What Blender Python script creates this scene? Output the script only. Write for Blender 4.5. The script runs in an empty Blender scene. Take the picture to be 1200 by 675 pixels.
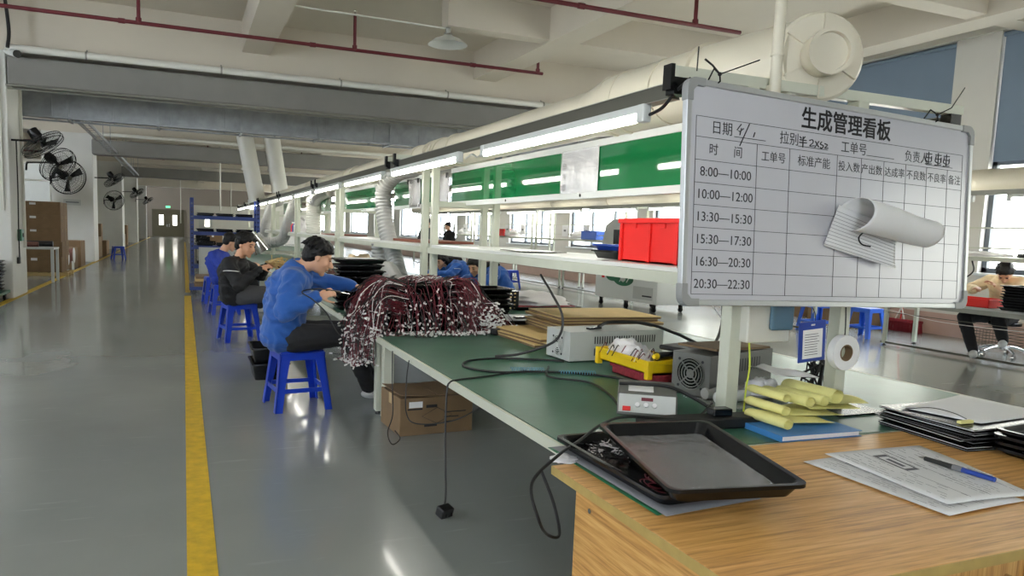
import bpy, bmesh, math, random
import numpy as np
from mathutils import Vector, Matrix, Euler, noise
random.seed(7)
PI = math.pi
SC = bpy.context.scene
COL = SC.collection
# ------------------------------------------------------------ camera
def camera():
    yaw, pitch, roll = [math.radians(a) for a in (22.098, 6.2895, 1.978)]
    f = Vector((math.sin(yaw)*math.cos(pitch), math.cos(yaw)*math.cos(pitch), -math.sin(pitch)))
    r = Vector((math.cos(yaw), -math.sin(yaw), 0)); u = r.cross(f)
    c, s = math.cos(roll), math.sin(roll)
    r2 = c*r + s*u; u2 = -s*r + c*u
    cd = bpy.data.cameras.new('camera'); o = bpy.data.objects.new('camera', cd); COL.objects.link(o)
    m = Matrix((r2, u2, -f)).transposed().to_4x4(); m.translation = (0, 0, 1.5)
    o.matrix_world = m
    cd.sensor_width = 36; cd.lens = 858.3/1200*36
    cd.shift_x = (600-562.3)/1200; cd.shift_y = (366.9-337.5)/1200
    cd.clip_start = 0.05; cd.clip_end = 300
    SC.camera = o
camera()
# ------------------------------------------------------------ world, daylight, exposure
SC.view_settings.view_transform = 'Standard'; SC.view_settings.look = 'None'
SC.view_settings.gamma = 1; SC.view_settings.use_curve_mapping = False
SC.view_settings.exposure = 0.88
SC.cycles.max_bounces = 8; SC.cycles.diffuse_bounces = 5; SC.cycles.glossy_bounces = 4
SC.cycles.transmission_bounces = 6; SC.cycles.transparent_max_bounces = 12
SC.cycles.sample_clamp_indirect = 4.0; SC.cycles.caustics_reflective = False; SC.cycles.caustics_refractive = False
SC.cycles.use_denoising = True
W = bpy.data.worlds.new('world'); SC.world = W; W.use_nodes = True
bg = W.node_tree.nodes['Background']; bg.inputs[0].default_value = (0.85, 0.925, 1.0, 1); bg.inputs[1].default_value = 8.6
# ------------------------------------------------------------ materials
def mat(name, col, rough=.5, metal=0, spec=.5, coat=0, emit=None, es=0, alpha=1, trans=0, noise_amt=0, scale=8, bump=0, bscale=60, stretch=None, sheen=0):
    m = bpy.data.materials.new(name); m.use_nodes = True
    nt = m.node_tree; b = nt.nodes['Principled BSDF']; I = b.inputs
    I['Base Color'].default_value = (*col, 1); I['Roughness'].default_value = rough; I['Metallic'].default_value = metal
    I['Specular IOR Level'].default_value = spec; I['Coat Weight'].default_value = coat; I['Alpha'].default_value = alpha
    I['Transmission Weight'].default_value = trans; I['Sheen Weight'].default_value = sheen
    if emit: I['Emission Color'].default_value = (*emit, 1); I['Emission Strength'].default_value = es
    L = nt.links.new
    tc = nt.nodes.new('ShaderNodeTexCoord'); mp = nt.nodes.new('ShaderNodeMapping'); L(tc.outputs['Object'], mp.inputs[0])
    if stretch: mp.inputs['Scale'].default_value = stretch
    if noise_amt:
        n = nt.nodes.new('ShaderNodeTexNoise'); n.inputs['Scale'].default_value = scale; n.inputs['Detail'].default_value = 5
        L(mp.outputs[0], n.inputs['Vector'])
        r = nt.nodes.new('ShaderNodeValToRGB')
        a, c = 1-noise_amt, 1+noise_amt
        r.color_ramp.elements[0].position = .3; r.color_ramp.elements[1].position = .7
        r.color_ramp.elements[0].color = (*[min(1, x*a) for x in col], 1); r.color_ramp.elements[1].color = (*[min(1, x*c) for x in col], 1)
        L(n.outputs['Fac'], r.inputs[0]); L(r.outputs[0], I['Base Color'])
    if bump:
        n2 = nt.nodes.new('ShaderNodeTexNoise'); n2.inputs['Scale'].default_value = bscale; n2.inputs['Detail'].default_value = 4
        L(mp.outputs[0], n2.inputs['Vector'])
        bp = nt.nodes.new('ShaderNodeBump'); bp.inputs['Strength'].default_value = bump; bp.inputs['Distance'].default_value = .01
        L(n2.outputs['Fac'], bp.inputs['Height']); L(bp.outputs[0], I['Normal'])
    return m
M = {}
def S(r, g, b):
    f = lambda v: (v/255/12.92) if v/255 <= .04045 else ((v/255+.055)/1.055)**2.4
    return (f(r), f(g), f(b))
M['wall'] = mat('wall_paint', S(210,207,200), .8, noise_amt=.03, scale=1.5)
M['ceil'] = mat('ceiling_paint', S(202,194,180), .85, noise_amt=.04, scale=.7)
M['farwall'] = mat('far_wall_paint', S(128,118,108), .8, noise_amt=.05, scale=.6)
M['column'] = mat('column_paint', S(208,207,202), .6, noise_amt=.03, scale=2)
M['tilepink'] = mat('pink_skirting_tile', S(190,160,148), .35, noise_amt=.05, scale=3)
M['yellow'] = mat('yellow_floor_paint', S(205,168,40), .45, noise_amt=.18, scale=14, bump=.1)
M['framepaint'] = mat('cream_powder_coat', S(196,198,182), .4, noise_amt=.03, scale=5)
M['alu'] = mat('aluminium', S(150,150,142), .38, .8, noise_amt=.05, scale=8)
M['darkalu'] = mat('dark_aluminium', S(92,90,80), .45, .5)
M['galv'] = mat('galvanised_sheet', S(150,153,155), .42, .75, noise_amt=.14, scale=5, bump=.15, bscale=8)
M['ductcloth'] = mat('grey_duct_wrap', S(126,124,120), .6, .1, noise_amt=.05, scale=2, bump=.35, bscale=1.6)
M['pvc'] = mat('cream_pvc', S(206,199,180), .35, noise_amt=.02, scale=3)
M['whitepvc'] = mat('white_pvc', S(214,213,205), .4)
M['redpipe'] = mat('red_pipe_paint', S(98,24,34), .45)
M['greenmat'] = mat('green_antistatic_mat', S(54,96,77), .33, spec=.45, noise_amt=.16, scale=3.5, bump=.05, bscale=20)
M['greenboard'] = mat('green_acrylic', S(18,112,62), .05, coat=.5, noise_amt=.05, scale=2)
M['whiteacryl'] = mat('white_laminate', S(214,216,212), .3)
M['wood'] = None
M['blackplastic'] = mat('black_plastic', S(14,15,17), .24, spec=.35, noise_amt=.1, scale=10)
M['blackrubber'] = mat('black_rubber', S(16,16,17), .5)
M['blueplastic'] = mat('blue_plastic', S(20,58,178), .3, noise_amt=.05, scale=6)
M['skyplastic'] = mat('bright_blue_plastic', S(50,105,215), .3)
M['bluepaint'] = mat('blue_rack_paint', S(22,52,128), .4)
M['redplastic'] = mat('red_plastic', S(226,38,34), .32, noise_amt=.04, scale=6)
M['yellowplastic'] = mat('yellow_plastic', S(226,190,20), .35, noise_amt=.05, scale=8)
M['card'] = mat('cardboard', S(126,101,73), .85, noise_amt=.08, scale=6)
M['carddark'] = mat('cardboard_worn', S(120,97,70), .85, noise_amt=.12, scale=5)
M['tape'] = mat('packing_tape', S(196,170,128), .25)
M['tan'] = mat('tan_board', S(206,178,120), .7, noise_amt=.06, scale=8)
M['paper'] = mat('white_paper', S(226,226,226), .8, noise_amt=.015, scale=5)
M['papergrey'] = mat('grey_print', S(120,120,124), .8)
M['ink'] = mat('black_ink', S(22,22,26), .6)
M['lightline'] = mat('grey_ink', S(105,105,110), .7)
M['yellowpaper'] = mat('yellow_copy_paper', S(222,216,140), .75, noise_amt=.05, scale=14)
M['notebook'] = mat('blue_cover', S(58,122,182), .45, noise_amt=.03, scale=8)
M['wboard'] = mat('whiteboard_surface', S(188,188,194), .22, noise_amt=.015, scale=2)
M['wbframe'] = mat('whiteboard_frame', S(176,178,178), .35, .5)
M['wbcorner'] = mat('grey_corner_plastic', S(142,143,142), .45)
M['metalgrey'] = mat('grey_metal_case', S(186,188,184), .4, .15, noise_amt=.03, scale=5)
M['greycase'] = mat('dark_grey_case', S(96,96,92), .45, .1, noise_amt=.05, scale=8)
M['silver'] = mat('bubble_foil', S(186,186,188), .25, .7, noise_amt=.25, scale=70, bump=.6, bscale=120)
M['hose'] = mat('grey_hose', S(158,158,154), .5, .1)
M['hosewhite'] = mat('white_hose', S(205,203,192), .55)
M['foil'] = mat('aluminium_foil_tape', S(190,190,186), .3, .8, bump=.6, bscale=30)
M['chrome'] = mat('chrome', S(200,200,200), .15, 1)
M['skin'] = mat('skin', S(206,158,128), .5, noise_amt=.04, scale=12)
M['skin2'] = mat('skin_warm', S(200,148,116), .5, noise_amt=.04, scale=12)
M['hair'] = mat('black_hair', S(15,13,13), .5, spec=.3, bump=.6, bscale=70, noise_amt=.3, scale=40)
M['bluecloth'] = mat('blue_work_cloth', S(26,82,158), .8, noise_amt=.06, scale=9, bump=.5, bscale=14, sheen=.2)
M['navycloth'] = mat('deep_blue_cloth', S(32,56,150), .8, noise_amt=.08, scale=9, bump=.4, bscale=14)
M['blackcloth'] = mat('black_cloth', S(24,24,27), .8, noise_amt=.1, scale=9, bump=.4, bscale=14)
M['greycloth'] = mat('grey_cloth', S(70,70,74), .85, bump=.4, bscale=14)
M['beigecloth'] = mat('beige_cloth', S(222,198,160), .85, noise_amt=.05, scale=9, bump=.4, bscale=14)
M['whitecloth'] = mat('white_cloth', S(215,215,215), .8)
M['eye'] = mat('eye_dark', S(25,20,18), .2)
M['lip'] = mat('lip', S(170,105,95), .5)
M['brick'] = mat('outside_render', S(236,231,214), .9, noise_amt=.03, scale=1)
M['teal'] = mat('light_blue_cord', S(96,160,190), .4)
M['blind'] = mat('roller_blind', S(122,138,156), .85, noise_amt=.04, scale=1.2)
M['winframe'] = mat('window_frame_grey', S(92,98,104), .4, .3)
M['whiteframe'] = mat('white_window_frame', S(214,218,220), .4)
M['door'] = mat('dark_olive_door', S(78,72,54), .5, noise_amt=.05, scale=2)
M['doorglass'] = mat('lit_door_glass', (1, 1, 1), .3, emit=(1, .96, .85), es=2.6)
M['exit'] = mat('exit_sign_light', (.1, .7, .3), .4, emit=(.1, .9, .35), es=1.2)
M['tube'] = mat('fluorescent_tube', (1, 1, 1), .4, emit=(1, .97, .88), es=15)
M['tube2'] = mat('fluorescent_tube_far', (1, 1, 1), .4, emit=(1, .985, .93), es=10)
M['plasticfilm'] = mat('clear_film', (.95, .95, .97), .12, trans=.0, alpha=.22, spec=.8, bump=.8, bscale=16)
M['whitebag'] = mat('white_plastic_bag', S(222,220,222), .35, alpha=.85, bump=.7, bscale=22)
M['pcb'] = mat('circuit_board_green', S(30,84,60), .5, noise_amt=.3, scale=60)
M['copper'] = mat('wire_tangle_brown', S(110,70,60), .5, noise_amt=.3, scale=50)
M['redwire'] = mat('red_wire', S(104,22,38), .5)
M['whitewire'] = mat('white_connector', S(225,222,220), .5)
M['redcloth'] = mat('dark_red_fibre', S(140,36,46), .8, noise_amt=.3, scale=60)
M['smoke'] = mat('smoked_plastic', S(90,122,142), .15, alpha=.85)
M['ivory'] = mat('ivory_plastic', S(205,203,192), .45)
M['bluetag'] = mat('blue_badge_plastic', S(30,62,150), .35)
M['greenlogo'] = mat('green_decal', S(24,96,62), .4)
M['rust'] = mat('brown_board', S(120,66,48), .7)
M['yellowgreen'] = mat('earth_wire', S(190,200,50), .5)

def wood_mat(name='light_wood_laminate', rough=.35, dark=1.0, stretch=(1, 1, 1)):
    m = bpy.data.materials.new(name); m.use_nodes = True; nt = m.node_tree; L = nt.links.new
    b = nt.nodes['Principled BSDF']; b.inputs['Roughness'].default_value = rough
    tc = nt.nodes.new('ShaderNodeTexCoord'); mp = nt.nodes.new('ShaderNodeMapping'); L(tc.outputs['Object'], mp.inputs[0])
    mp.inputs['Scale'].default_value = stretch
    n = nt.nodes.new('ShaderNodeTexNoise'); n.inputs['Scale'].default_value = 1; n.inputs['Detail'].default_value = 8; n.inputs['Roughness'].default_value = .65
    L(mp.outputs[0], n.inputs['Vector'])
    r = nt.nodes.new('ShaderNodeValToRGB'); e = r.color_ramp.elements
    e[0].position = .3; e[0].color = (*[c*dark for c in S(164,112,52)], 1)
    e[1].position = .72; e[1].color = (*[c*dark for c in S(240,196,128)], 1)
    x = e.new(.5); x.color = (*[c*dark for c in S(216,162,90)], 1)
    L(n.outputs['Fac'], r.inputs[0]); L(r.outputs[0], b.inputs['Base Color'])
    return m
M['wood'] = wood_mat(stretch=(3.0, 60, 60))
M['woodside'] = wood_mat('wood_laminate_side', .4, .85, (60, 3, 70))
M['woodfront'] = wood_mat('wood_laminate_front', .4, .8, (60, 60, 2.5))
M['woodedge'] = mat('yellow_edge_banding', S(176,150,86), .45, noise_amt=.08, scale=20)

def floor_mat():
    m = bpy.data.materials.new('grey_green_epoxy_floor'); m.use_nodes = True; nt = m.node_tree; L = nt.links.new
    b = nt.nodes['Principled BSDF']; I = b.inputs; I['Coat Weight'].default_value = .35; I['Coat Roughness'].default_value = .08
    tc = nt.nodes.new('ShaderNodeTexCoord')
    n = nt.nodes.new('ShaderNodeTexNoise'); n.inputs['Scale'].default_value = .55; n.inputs['Detail'].default_value = 6
    L(tc.outputs['Object'], n.inputs['Vector'])
    r = nt.nodes.new('ShaderNodeValToRGB'); e = r.color_ramp.elements
    e[0].position = .3; e[0].color = (*S(124,129,126), 1); e[1].position = .75; e[1].color = (*S(140,144,141), 1)
    L(n.outputs['Fac'], r.inputs[0])
    # scuffs
    mp = nt.nodes.new('ShaderNodeMapping'); mp.inputs['Scale'].default_value = (2, 14, 1); mp.inputs['Rotation'].default_value = (0, 0, .9); L(tc.outputs['Object'], mp.inputs[0])
    n2 = nt.nodes.new('ShaderNodeTexNoise'); n2.inputs['Scale'].default_value = 1.3; n2.inputs['Detail'].default_value = 8; L(mp.outputs[0], n2.inputs['Vector'])
    r2 = nt.nodes.new('ShaderNodeValToRGB'); r2.color_ramp.elements[0].position = .62; r2.color_ramp.elements[1].position = .8
    r2.color_ramp.elements[1].color = (.3, .3, .3, 1); L(n2.outputs['Fac'], r2.inputs[0])
    mx = nt.nodes.new('ShaderNodeMixRGB'); mx.blend_type = 'SCREEN'; mx.inputs[0].default_value = .25
    L(r.outputs[0], mx.inputs[1]); L(r2.outputs[0], mx.inputs[2]); L(mx.outputs[0], I['Base Color'])
    mr = nt.nodes.new('ShaderNodeMapRange'); mr.inputs[3].default_value = .2; mr.inputs[4].default_value = .3
    L(n.outputs['Fac'], mr.inputs[0]); L(mr.outputs[0], I['Roughness'])
    bp = nt.nodes.new('ShaderNodeBump'); bp.inputs['Strength'].default_value = .03; bp.inputs['Distance'].default_value = .02
    n3 = nt.nodes.new('ShaderNodeTexNoise'); n3.inputs['Scale'].default_value = 2.2; L(tc.outputs['Object'], n3.inputs['Vector'])
    L(n3.outputs['Fac'], bp.inputs['Height']); L(bp.outputs[0], I['Normal']); L(bp.outputs[0], I['Coat Normal'])
    return m
M['floor'] = floor_mat()

# ------------------------------------------------------------ geometry helpers
def rot(rx=0, ry=0, rz=0): return Euler((rx, ry, rz)).to_matrix()
class MB:
    def __init__(s): s.v = []; s.f = []; s.m = []
    def add(s, vs, fs, mi=0):
        k = len(s.v); s.v += [tuple(v) for v in vs]; s.f += [tuple(i+k for i in f) for f in fs]; s.m += [mi]*len(fs)
        return s
    def box(s, c, d, R=None, mi=0):
        c = Vector(c); x, y, z = [q/2 for q in d]
        P = [Vector((a*x, b*y, e*z)) for a in (-1, 1) for b in (-1, 1) for e in (-1, 1)]
        if R is not None: P = [R @ p for p in P]
        return s.add([p+c for p in P], [(0, 1, 3, 2), (4, 6, 7, 5), (0, 4, 5, 1), (2, 3, 7, 6), (0, 2, 6, 4), (1, 5, 7, 3)], mi)
    def bx(s, x0, x1, y0, y1, z0, z1, mi=0): return s.box(((x0+x1)/2, (y0+y1)/2, (z0+z1)/2), (abs(x1-x0), abs(y1-y0), abs(z1-z0)), None, mi)
    def cyl(s, a, b, r0, r1=None, n=12, mi=0, caps=True):
        if r1 is None: r1 = r0
        a = Vector(a); b = Vector(b); d = (b-a).normalized(); q = d.to_track_quat('Z', 'Y').to_matrix()
        vs = []
        for p, r in ((a, r0), (b, r1)):
            for i in range(n): t = 2*PI*i/n; vs.append(p + q @ Vector((r*math.cos(t), r*math.sin(t), 0)))
        fs = [(i, (i+1) % n, n+(i+1) % n, n+i) for i in range(n)]
        if caps: fs += [tuple(reversed(range(n))), tuple(range(n, 2*n))]
        return s.add(vs, fs, mi)
    def tube(s, pts, r, n=8, mi=0, closed=False):
        P = [Vector(p) for p in pts]; N = len(P); vs = []; R = r if callable(r) else (lambda i: r)
        up = Vector((0, 0, 1)); prev = None
        for i, p in enumerate(P):
            d = ((P[(i+1) % N] if closed or i < N-1 else P[i]) - (P[i-1] if closed or i > 0 else P[0])).normalized()
            if prev is None:
                x = d.cross(up); x = x if x.length > .05 else d.cross(Vector((1, 0, 0)))
            else: x = prev - d*prev.dot(d)
            x.normalize(); prev = x; y = d.cross(x)
            for k in range(n): t = 2*PI*k/n; vs.append(p + (x*math.cos(t) + y*math.sin(t))*R(i))
        fs = []
        for i in range(N if closed else N-1):
            j = (i+1) % N
            for k in range(n): fs.append((i*n+k, i*n+(k+1) % n, j*n+(k+1) % n, j*n+k))
        if not closed: fs += [tuple(reversed(range(n))), tuple((N-1)*n+k for k in range(n))]
        return s.add(vs, fs, mi)
    def lathe(s, prof, o=(0, 0, 0), axis=(0, 0, 1), n=24, mi=0):
        o = Vector(o); q = Vector(axis).normalized().to_track_quat('Z', 'Y').to_matrix(); vs = []
        for r, z in prof:
            for k in range(n): t = 2*PI*k/n; vs.append(o + q @ Vector((max(r, 1e-4)*math.cos(t), max(r, 1e-4)*math.sin(t), z)))
        fs = [(i*n+k, i*n+(k+1) % n, (i+1)*n+(k+1) % n, (i+1)*n+k) for i in range(len(prof)-1) for k in range(n)]
        return s.add(vs, fs, mi)
    def ball(s, c, r, R=None, n=12, mi=0):
        c = Vector(c); r = (r, r, r) if not hasattr(r, '__len__') else r; vs = []; h = n//2+1
        for i in range(h):
            p = PI*i/(h-1)
            for k in range(n):
                t = 2*PI*k/n; v = Vector((r[0]*max(math.sin(p), .01)*math.cos(t), r[1]*max(math.sin(p), .01)*math.sin(t), r[2]*math.cos(p)))
                vs.append(c + (R @ v if R is not None else v))
        fs = [(i*n+k, (i+1)*n+k, (i+1)*n+(k+1) % n, i*n+(k+1) % n) for i in range(h-1) for k in range(n)]
        fs += [tuple(range(n)), tuple(reversed([(h-1)*n+k for k in range(n)]))]
        return s.add(vs, fs, mi)
    def prism(s, poly, z0, z1, mi=0, R=None, o=(0, 0, 0)):
        n = len(poly); o = Vector(o); P = [Vector((x, y, z0)) for x, y in poly] + [Vector((x, y, z1)) for x, y in poly]
        if R is not None: P = [R @ p for p in P]
        return s.add([p+o for p in P], [(i, (i+1) % n, n+(i+1) % n, n+i) for i in range(n)] + [tuple(reversed(range(n))), tuple(range(n, 2*n))], mi)
    def grid(s, fn, nu, nv, mi=0):
        vs = [fn(i/nu, j/nv) for j in range(nv+1) for i in range(nu+1)]
        return s.add(vs, [(j*(nu+1)+i, j*(nu+1)+i+1, (j+1)*(nu+1)+i+1, (j+1)*(nu+1)+i) for j in range(nv) for i in range(nu)], mi)
    def build(s, name, mats, parent=None, loc=None, smooth=False, bevel=0, rz=None, solid=0, seg=2):
        me = bpy.data.meshes.new(name); me.from_pydata(s.v, [], s.f)
        mats = mats if isinstance(mats, (list, tuple)) else [mats]
        for m in mats: me.materials.append(M[m] if isinstance(m, str) else m)
        me.polygons.foreach_set('material_index', s.m); me.update()
        bm = bmesh.new(); bm.from_mesh(me); bmesh.ops.recalc_face_normals(bm, faces=bm.faces); bm.to_mesh(me); bm.free()
        o = bpy.data.objects.new(name, me); COL.objects.link(o)
        if smooth:
            me.polygons.foreach_set('use_smooth', [True]*len(me.polygons))
            if smooth != 'all': me.set_sharp_from_angle(angle=.7)
        if solid: q = o.modifiers.new('solid', 'SOLIDIFY'); q.thickness = solid; q.offset = 0
        if bevel: q = o.modifiers.new('bevel', 'BEVEL'); q.width = bevel; q.segments = seg; q.limit_method = 'ANGLE'; q.angle_limit = .8
        if parent: o.parent = parent
        if loc is not None: o.location = loc
        if rz is not None: o.rotation_euler.z = rz
        return o
def tag(o, label=None, cat=None, group=None, kind=None):
    if label: o['label'] = label
    if cat: o['category'] = cat
    if group: o['group'] = group
    if kind: o['kind'] = kind
    return o
def thing(name, label, cat, loc=(0, 0, 0), rz=0, group=None):
    o = bpy.data.objects.new(name, None); COL.objects.link(o); o.location = loc; o.rotation_euler = (0, 0, rz) if not hasattr(rz, '__len__') else rz
    o.empty_display_size = .1
    return tag(o, label, cat, group)
def struct(name, mb, mats, **k): return tag(mb.build(name, mats, **k), kind='structure')
def dup(root, loc, rz=None, label=None, group=None):
    r = root.copy(); COL.objects.link(r); r.location = loc
    if rz is not None: r.rotation_euler = (0, 0, rz) if not hasattr(rz, '__len__') else rz
    if label: r['label'] = label
    if group: r['group'] = group
    for ch in list(root.children):
        c = ch.copy(); COL.objects.link(c); c.parent = r
        for g in list(ch.children): d = g.copy(); COL.objects.link(d); d.parent = c
    return r
def spline(pts, k=8):
    P = [Vector(p) for p in pts]; P = [P[0]*2-P[1]] + P + [P[-1]*2-P[-2]]; out = []
    for i in range(1, len(P)-2):
        for j in range(k):
            t = j/k; a, b, c, d = P[i-1:i+3]
            out.append(.5*((2*b)+(c-a)*t+(2*a-5*b+4*c-d)*t*t+(3*b-a-3*c+d)*t**3))
    out.append(P[-2]); return out
def text_obj(name, s, size, m, parent, loc, R, bold=0, align='LEFT', sx=1, ext=.0004):
    cu = bpy.data.curves.new(name, 'FONT'); cu.body = s; cu.size = size; cu.extrude = ext; cu.offset = bold
    cu.align_x = align; cu.align_y = 'BOTTOM_BASELINE'; cu.resolution_u = 3
    t = bpy.data.objects.new(name, cu); COL.objects.link(t); bpy.context.view_layer.update()
    me = bpy.data.meshes.new_from_object(t.evaluated_get(bpy.context.evaluated_depsgraph_get()))
    bpy.data.objects.remove(t); me.materials.clear(); me.materials.append(M[m])
    o = bpy.data.objects.new(name, me); COL.objects.link(o); o.parent = parent
    o.location = loc; o.rotation_euler = R; o.scale = (sx, 1, 1)
    return o
# ------------------------------------------------------------ room shell
XL, XR, YN, YF, ZC = -7.5, 12.2, -5.0, 80.0, 5.45
struct('floor', MB().bx(XL-.3, XR+.3, YN-.3, YF+.3, -.2, 0), 'floor')
struct('ceiling', MB().bx(XL-.3, XR+.3, YN-.3, YF+.3, ZC, ZC+.2), 'ceil')
LW = [(2, 4), (9.5, 11.3), (22.1, 24.4), (73, 76)]     # unseen openings added to the left wall to let in more daylight
lw = MB().bx(XL-.3, XL, YN, YF, 0, 1.4).bx(XL-.3, XL, YN, YF, 4.9, ZC)
ly = [YN] + [y for w in LW for y in w] + [YF]
for i in range(0, len(ly), 2): lw.bx(XL-.3, XL, ly[i], ly[i+1], 1.4, 4.9)
struct('wall_left', lw, 'wall')
NW = [(-6.8, -5.4), (-1.4, .2)]    # out-of-view windows added behind the camera as extra daylight
nw = MB().bx(XL-.3, XR+.3, YN-.3, YN, 0, 1.1).bx(XL-.3, XR+.3, YN-.3, YN, 4.9, ZC)
ly = [XL] + [y for w in NW for y in w] + [XR]
for i in range(0, len(ly), 2): nw.bx(ly[i], ly[i+1], YN-.3, YN, 1.1, 4.9)
struct('wall_near', nw, 'wall')
# far wall with a door opening
fw = MB().bx(XL-.3, XR+.3, YF, YF+.3, 0, ZC)
struct('wall_far', fw, 'farwall')
# right wall with window openings
WIN = [(-3.5, .2), (1.2, 4.3), (5.0, 8.2), (8.95, 12.5), (13.6, 17.4), (18.2, 22.2), (23.2, 27.2), (28.2, 32.2), (33.4, 37.6), (39, 43.5), (45, 50), (52, 58), (60, 67), (69, 76)]
wz0, wz1 = 1.12, 5.0
rw = MB().bx(XR, XR+.3, YN, YF, 0, wz0).bx(XR, XR+.3, YN, YF, wz1, ZC)
ys = [YN] + [y for w in WIN for y in w] + [YF]
for i in range(0, len(ys), 2): rw.bx(XR, XR+.3, ys[i], ys[i+1], wz0, wz1)
struct('wall_right', rw, 'wall')
struct('baseboard_right', MB().bx(XR-.02, XR, YN, YF, 0, .38), 'tilepink')
for i, (a, b) in enumerate(WIN):
    w = thing('window_%d' % (i+1), None, None, (XR, (a+b)/2, wz0)); w['kind'] = 'structure'; h = (b-a)/2
    fr = MB(); H = wz1-wz0
    for s in (-1, 1): fr.bx(.1, .17, s*h-.05*s-.03, s*h-.05*s+.05, 0, H)
    fr.bx(.1, .17, -h, h, 0, .08).bx(.1, .17, -h, h, H-.08, H).bx(.1, .17, -h, h, 1.75, 1.83)
    n = 3
    for k in range(1, n): y = -h+2*h*k/n; fr.bx(.1, .17, y-.04, y+.04, 0, H)
    fr.build('window_frame', 'winframe', w)
    MB().bx(-.12, .1, -h, h, -.04, 0).build('window_sill', 'whiteframe', w, bevel=.005)
    MB().bx(.06, .075, -h+.03, h-.03, (2.93-wz0) if i in (2, 3) else (3.4-wz0 if i < 6 else 4.3-wz0), H-.02).cyl((.068, -h, H-.05), (.068, h, H-.05), .04).build('roller_blind', 'blind', w)
for y in [q for w in WIN for q in w][1:-1:2]: pass
# window head trim band
struct('trim_1', MB().bx(XR-.05, XR, YN, YF, 5.0, 5.09), 'wall')
# ceiling beams: girders across (X) at the columns, joists along (Y)
GY = [3.0, 16.25, 29.6, 42.6, 55.6, 68.6]
g = MB()
for y in GY: g = MB().bx(XL, XR, y-.65, y+.65, 4.42 if y > 5 else 4.85, ZC); struct('ceiling_girder', g, 'ceil')
for x in (-3.8, 1.355, 6.25, 11.1):
    struct('ceiling_beam', MB().bx(x-.26, x+.26, YN, YF, 4.86, ZC), 'ceil')
for y in (7.7, 20.6, 25, 33.8, 38.2, 46.9, 51.3):
    struct('ceiling_beam', MB().bx(XL, XR, y-.16, y+.16, 4.9, ZC), 'ceil')
struct('ceiling_beam', MB().bx(4.1, XR, 11.94, 12.26, 4.9, ZC), 'ceil')
# columns
for k, y in enumerate(GY[1:]):
    c = MB().bx(-4.45, -2.9, y-.65, y+.65, 0, 4.42); struct('column', c, 'column', bevel=.02)
for k, y in enumerate(GY[1:3]):
    pass
# yellow floor lines
struct('trim_2', MB().bx(0, .125, YN+2, 16.1, 0, .003).bx(0.02, .12, 16.9, 60, 0, .003), 'yellow')
struct('trim_3', MB().bx(-2.97, -2.84, 0, 75, 0, .003), 'yellow')
# far door
d = thing('door_1', None, None, (-1.43, YF-.1, 0)); d['kind'] = 'structure'
MB().bx(-1.47, -1.4, -.1, .1, 0, 2.7).bx(1.4, 1.47, -.1, .1, 0, 2.7).bx(-1.47, 1.47, -.1, .1, 2.62, 2.7).build('door_frame', 'door', d)
for s in (-1, 1):
    l = MB().bx(min(0, s*1.4), max(0, s*1.4), -.03, .03, .02, 2.62).build('door_leaf', 'door', d, bevel=.01)
    MB().bx(s*.62-.2, s*.62+.2, -.045, -.03, 1.15, 2.15).build('door_pane', 'doorglass', l, bevel=.05)
    MB().bx(s*.1-.02, s*.1+.02, -.08, -.03, 1.0, 1.25).build('door_handle', 'chrome', l)
e = thing('exit_sign', 'small green glowing emergency exit sign above the far double door', 'sign', (-1.43, YF-.05, 2.85))
MB().bx(-.22, .22, -.03, .03, 0, .2).build('housing', 'ivory', e, bevel=.01); MB().bx(-.2, .2, -.035, -.03, .02, .18).build('lit_face', 'exit', e)
# outside: neighbour building
o = thing('building', 'pale yellow building seen outside the windows', 'building', (26, 20, -6))
bw = MB().bx(-2, 6, -40, 45, 0, 16).build('wall', 'brick', o)
for j in range(4):
    for i in range(9):
        y = -36 + i*9.2; MB().bx(-2.06, -1.98, y, y+2.2, 1.5+j*3.8, 3.4+j*3.8).build('window', 'winframe', o)
struct('ground', MB().bx(12.6, 60, -40, 90, -6.3, -6), 'wall')

# ------------------------------------------------------------ ceiling services
def red_pipe(y, z, x0, x1, stubs, label):
    t = thing('sprinkler_pipe', label, 'pipe', (0, y, z), group=None)
    m = MB().cyl((x0, 0, 0), (x1, 0, 0), .032, n=12)
    for x in np.arange(math.ceil(x0), x1, 3.05): m.cyl((x-.05, 0, 0), (x+.05, 0, 0), .042, n=12)
    m.build('pipe', 'redpipe', t, smooth=True)
    for x in stubs:
        st = MB().cyl((x, 0, -.02), (x, 0, .6), .03).cyl((x, 0, 0), (x, 0, .08), .045).build('riser', 'redpipe', t, smooth=True)
        MB().cyl((x, 0, .6), (x, 0, .68), .018).cyl((x, 0, .68), (x, 0, .69), .035).build('sprinkler_head', 'chrome', st)
red_pipe(13.6, 4.7, -7.4, 6.7, (-.65, 2.9, 6.59), 'red sprinkler pipe nearest the pendant lamp, crossing the ceiling')
red_pipe(9.42, 4.7, -7.4, 8, (4.0, 7.15), 'red sprinkler pipe at the top edge, ending above the cream exhaust duct')
red_pipe(23, 4.5, -7.4, -1.75, (-5.3, -3.45, -1.95), 'short red sprinkler pipe behind the wall fans at left')
for i, y in enumerate((34.5, 40)):
    red_pipe(y, 4.55, -7.4, 10, (-3, 1, 5), ('thin red sprinkler pipe between the second and third columns', 'far red sprinkler pipe beyond the third column')[i])
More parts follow.
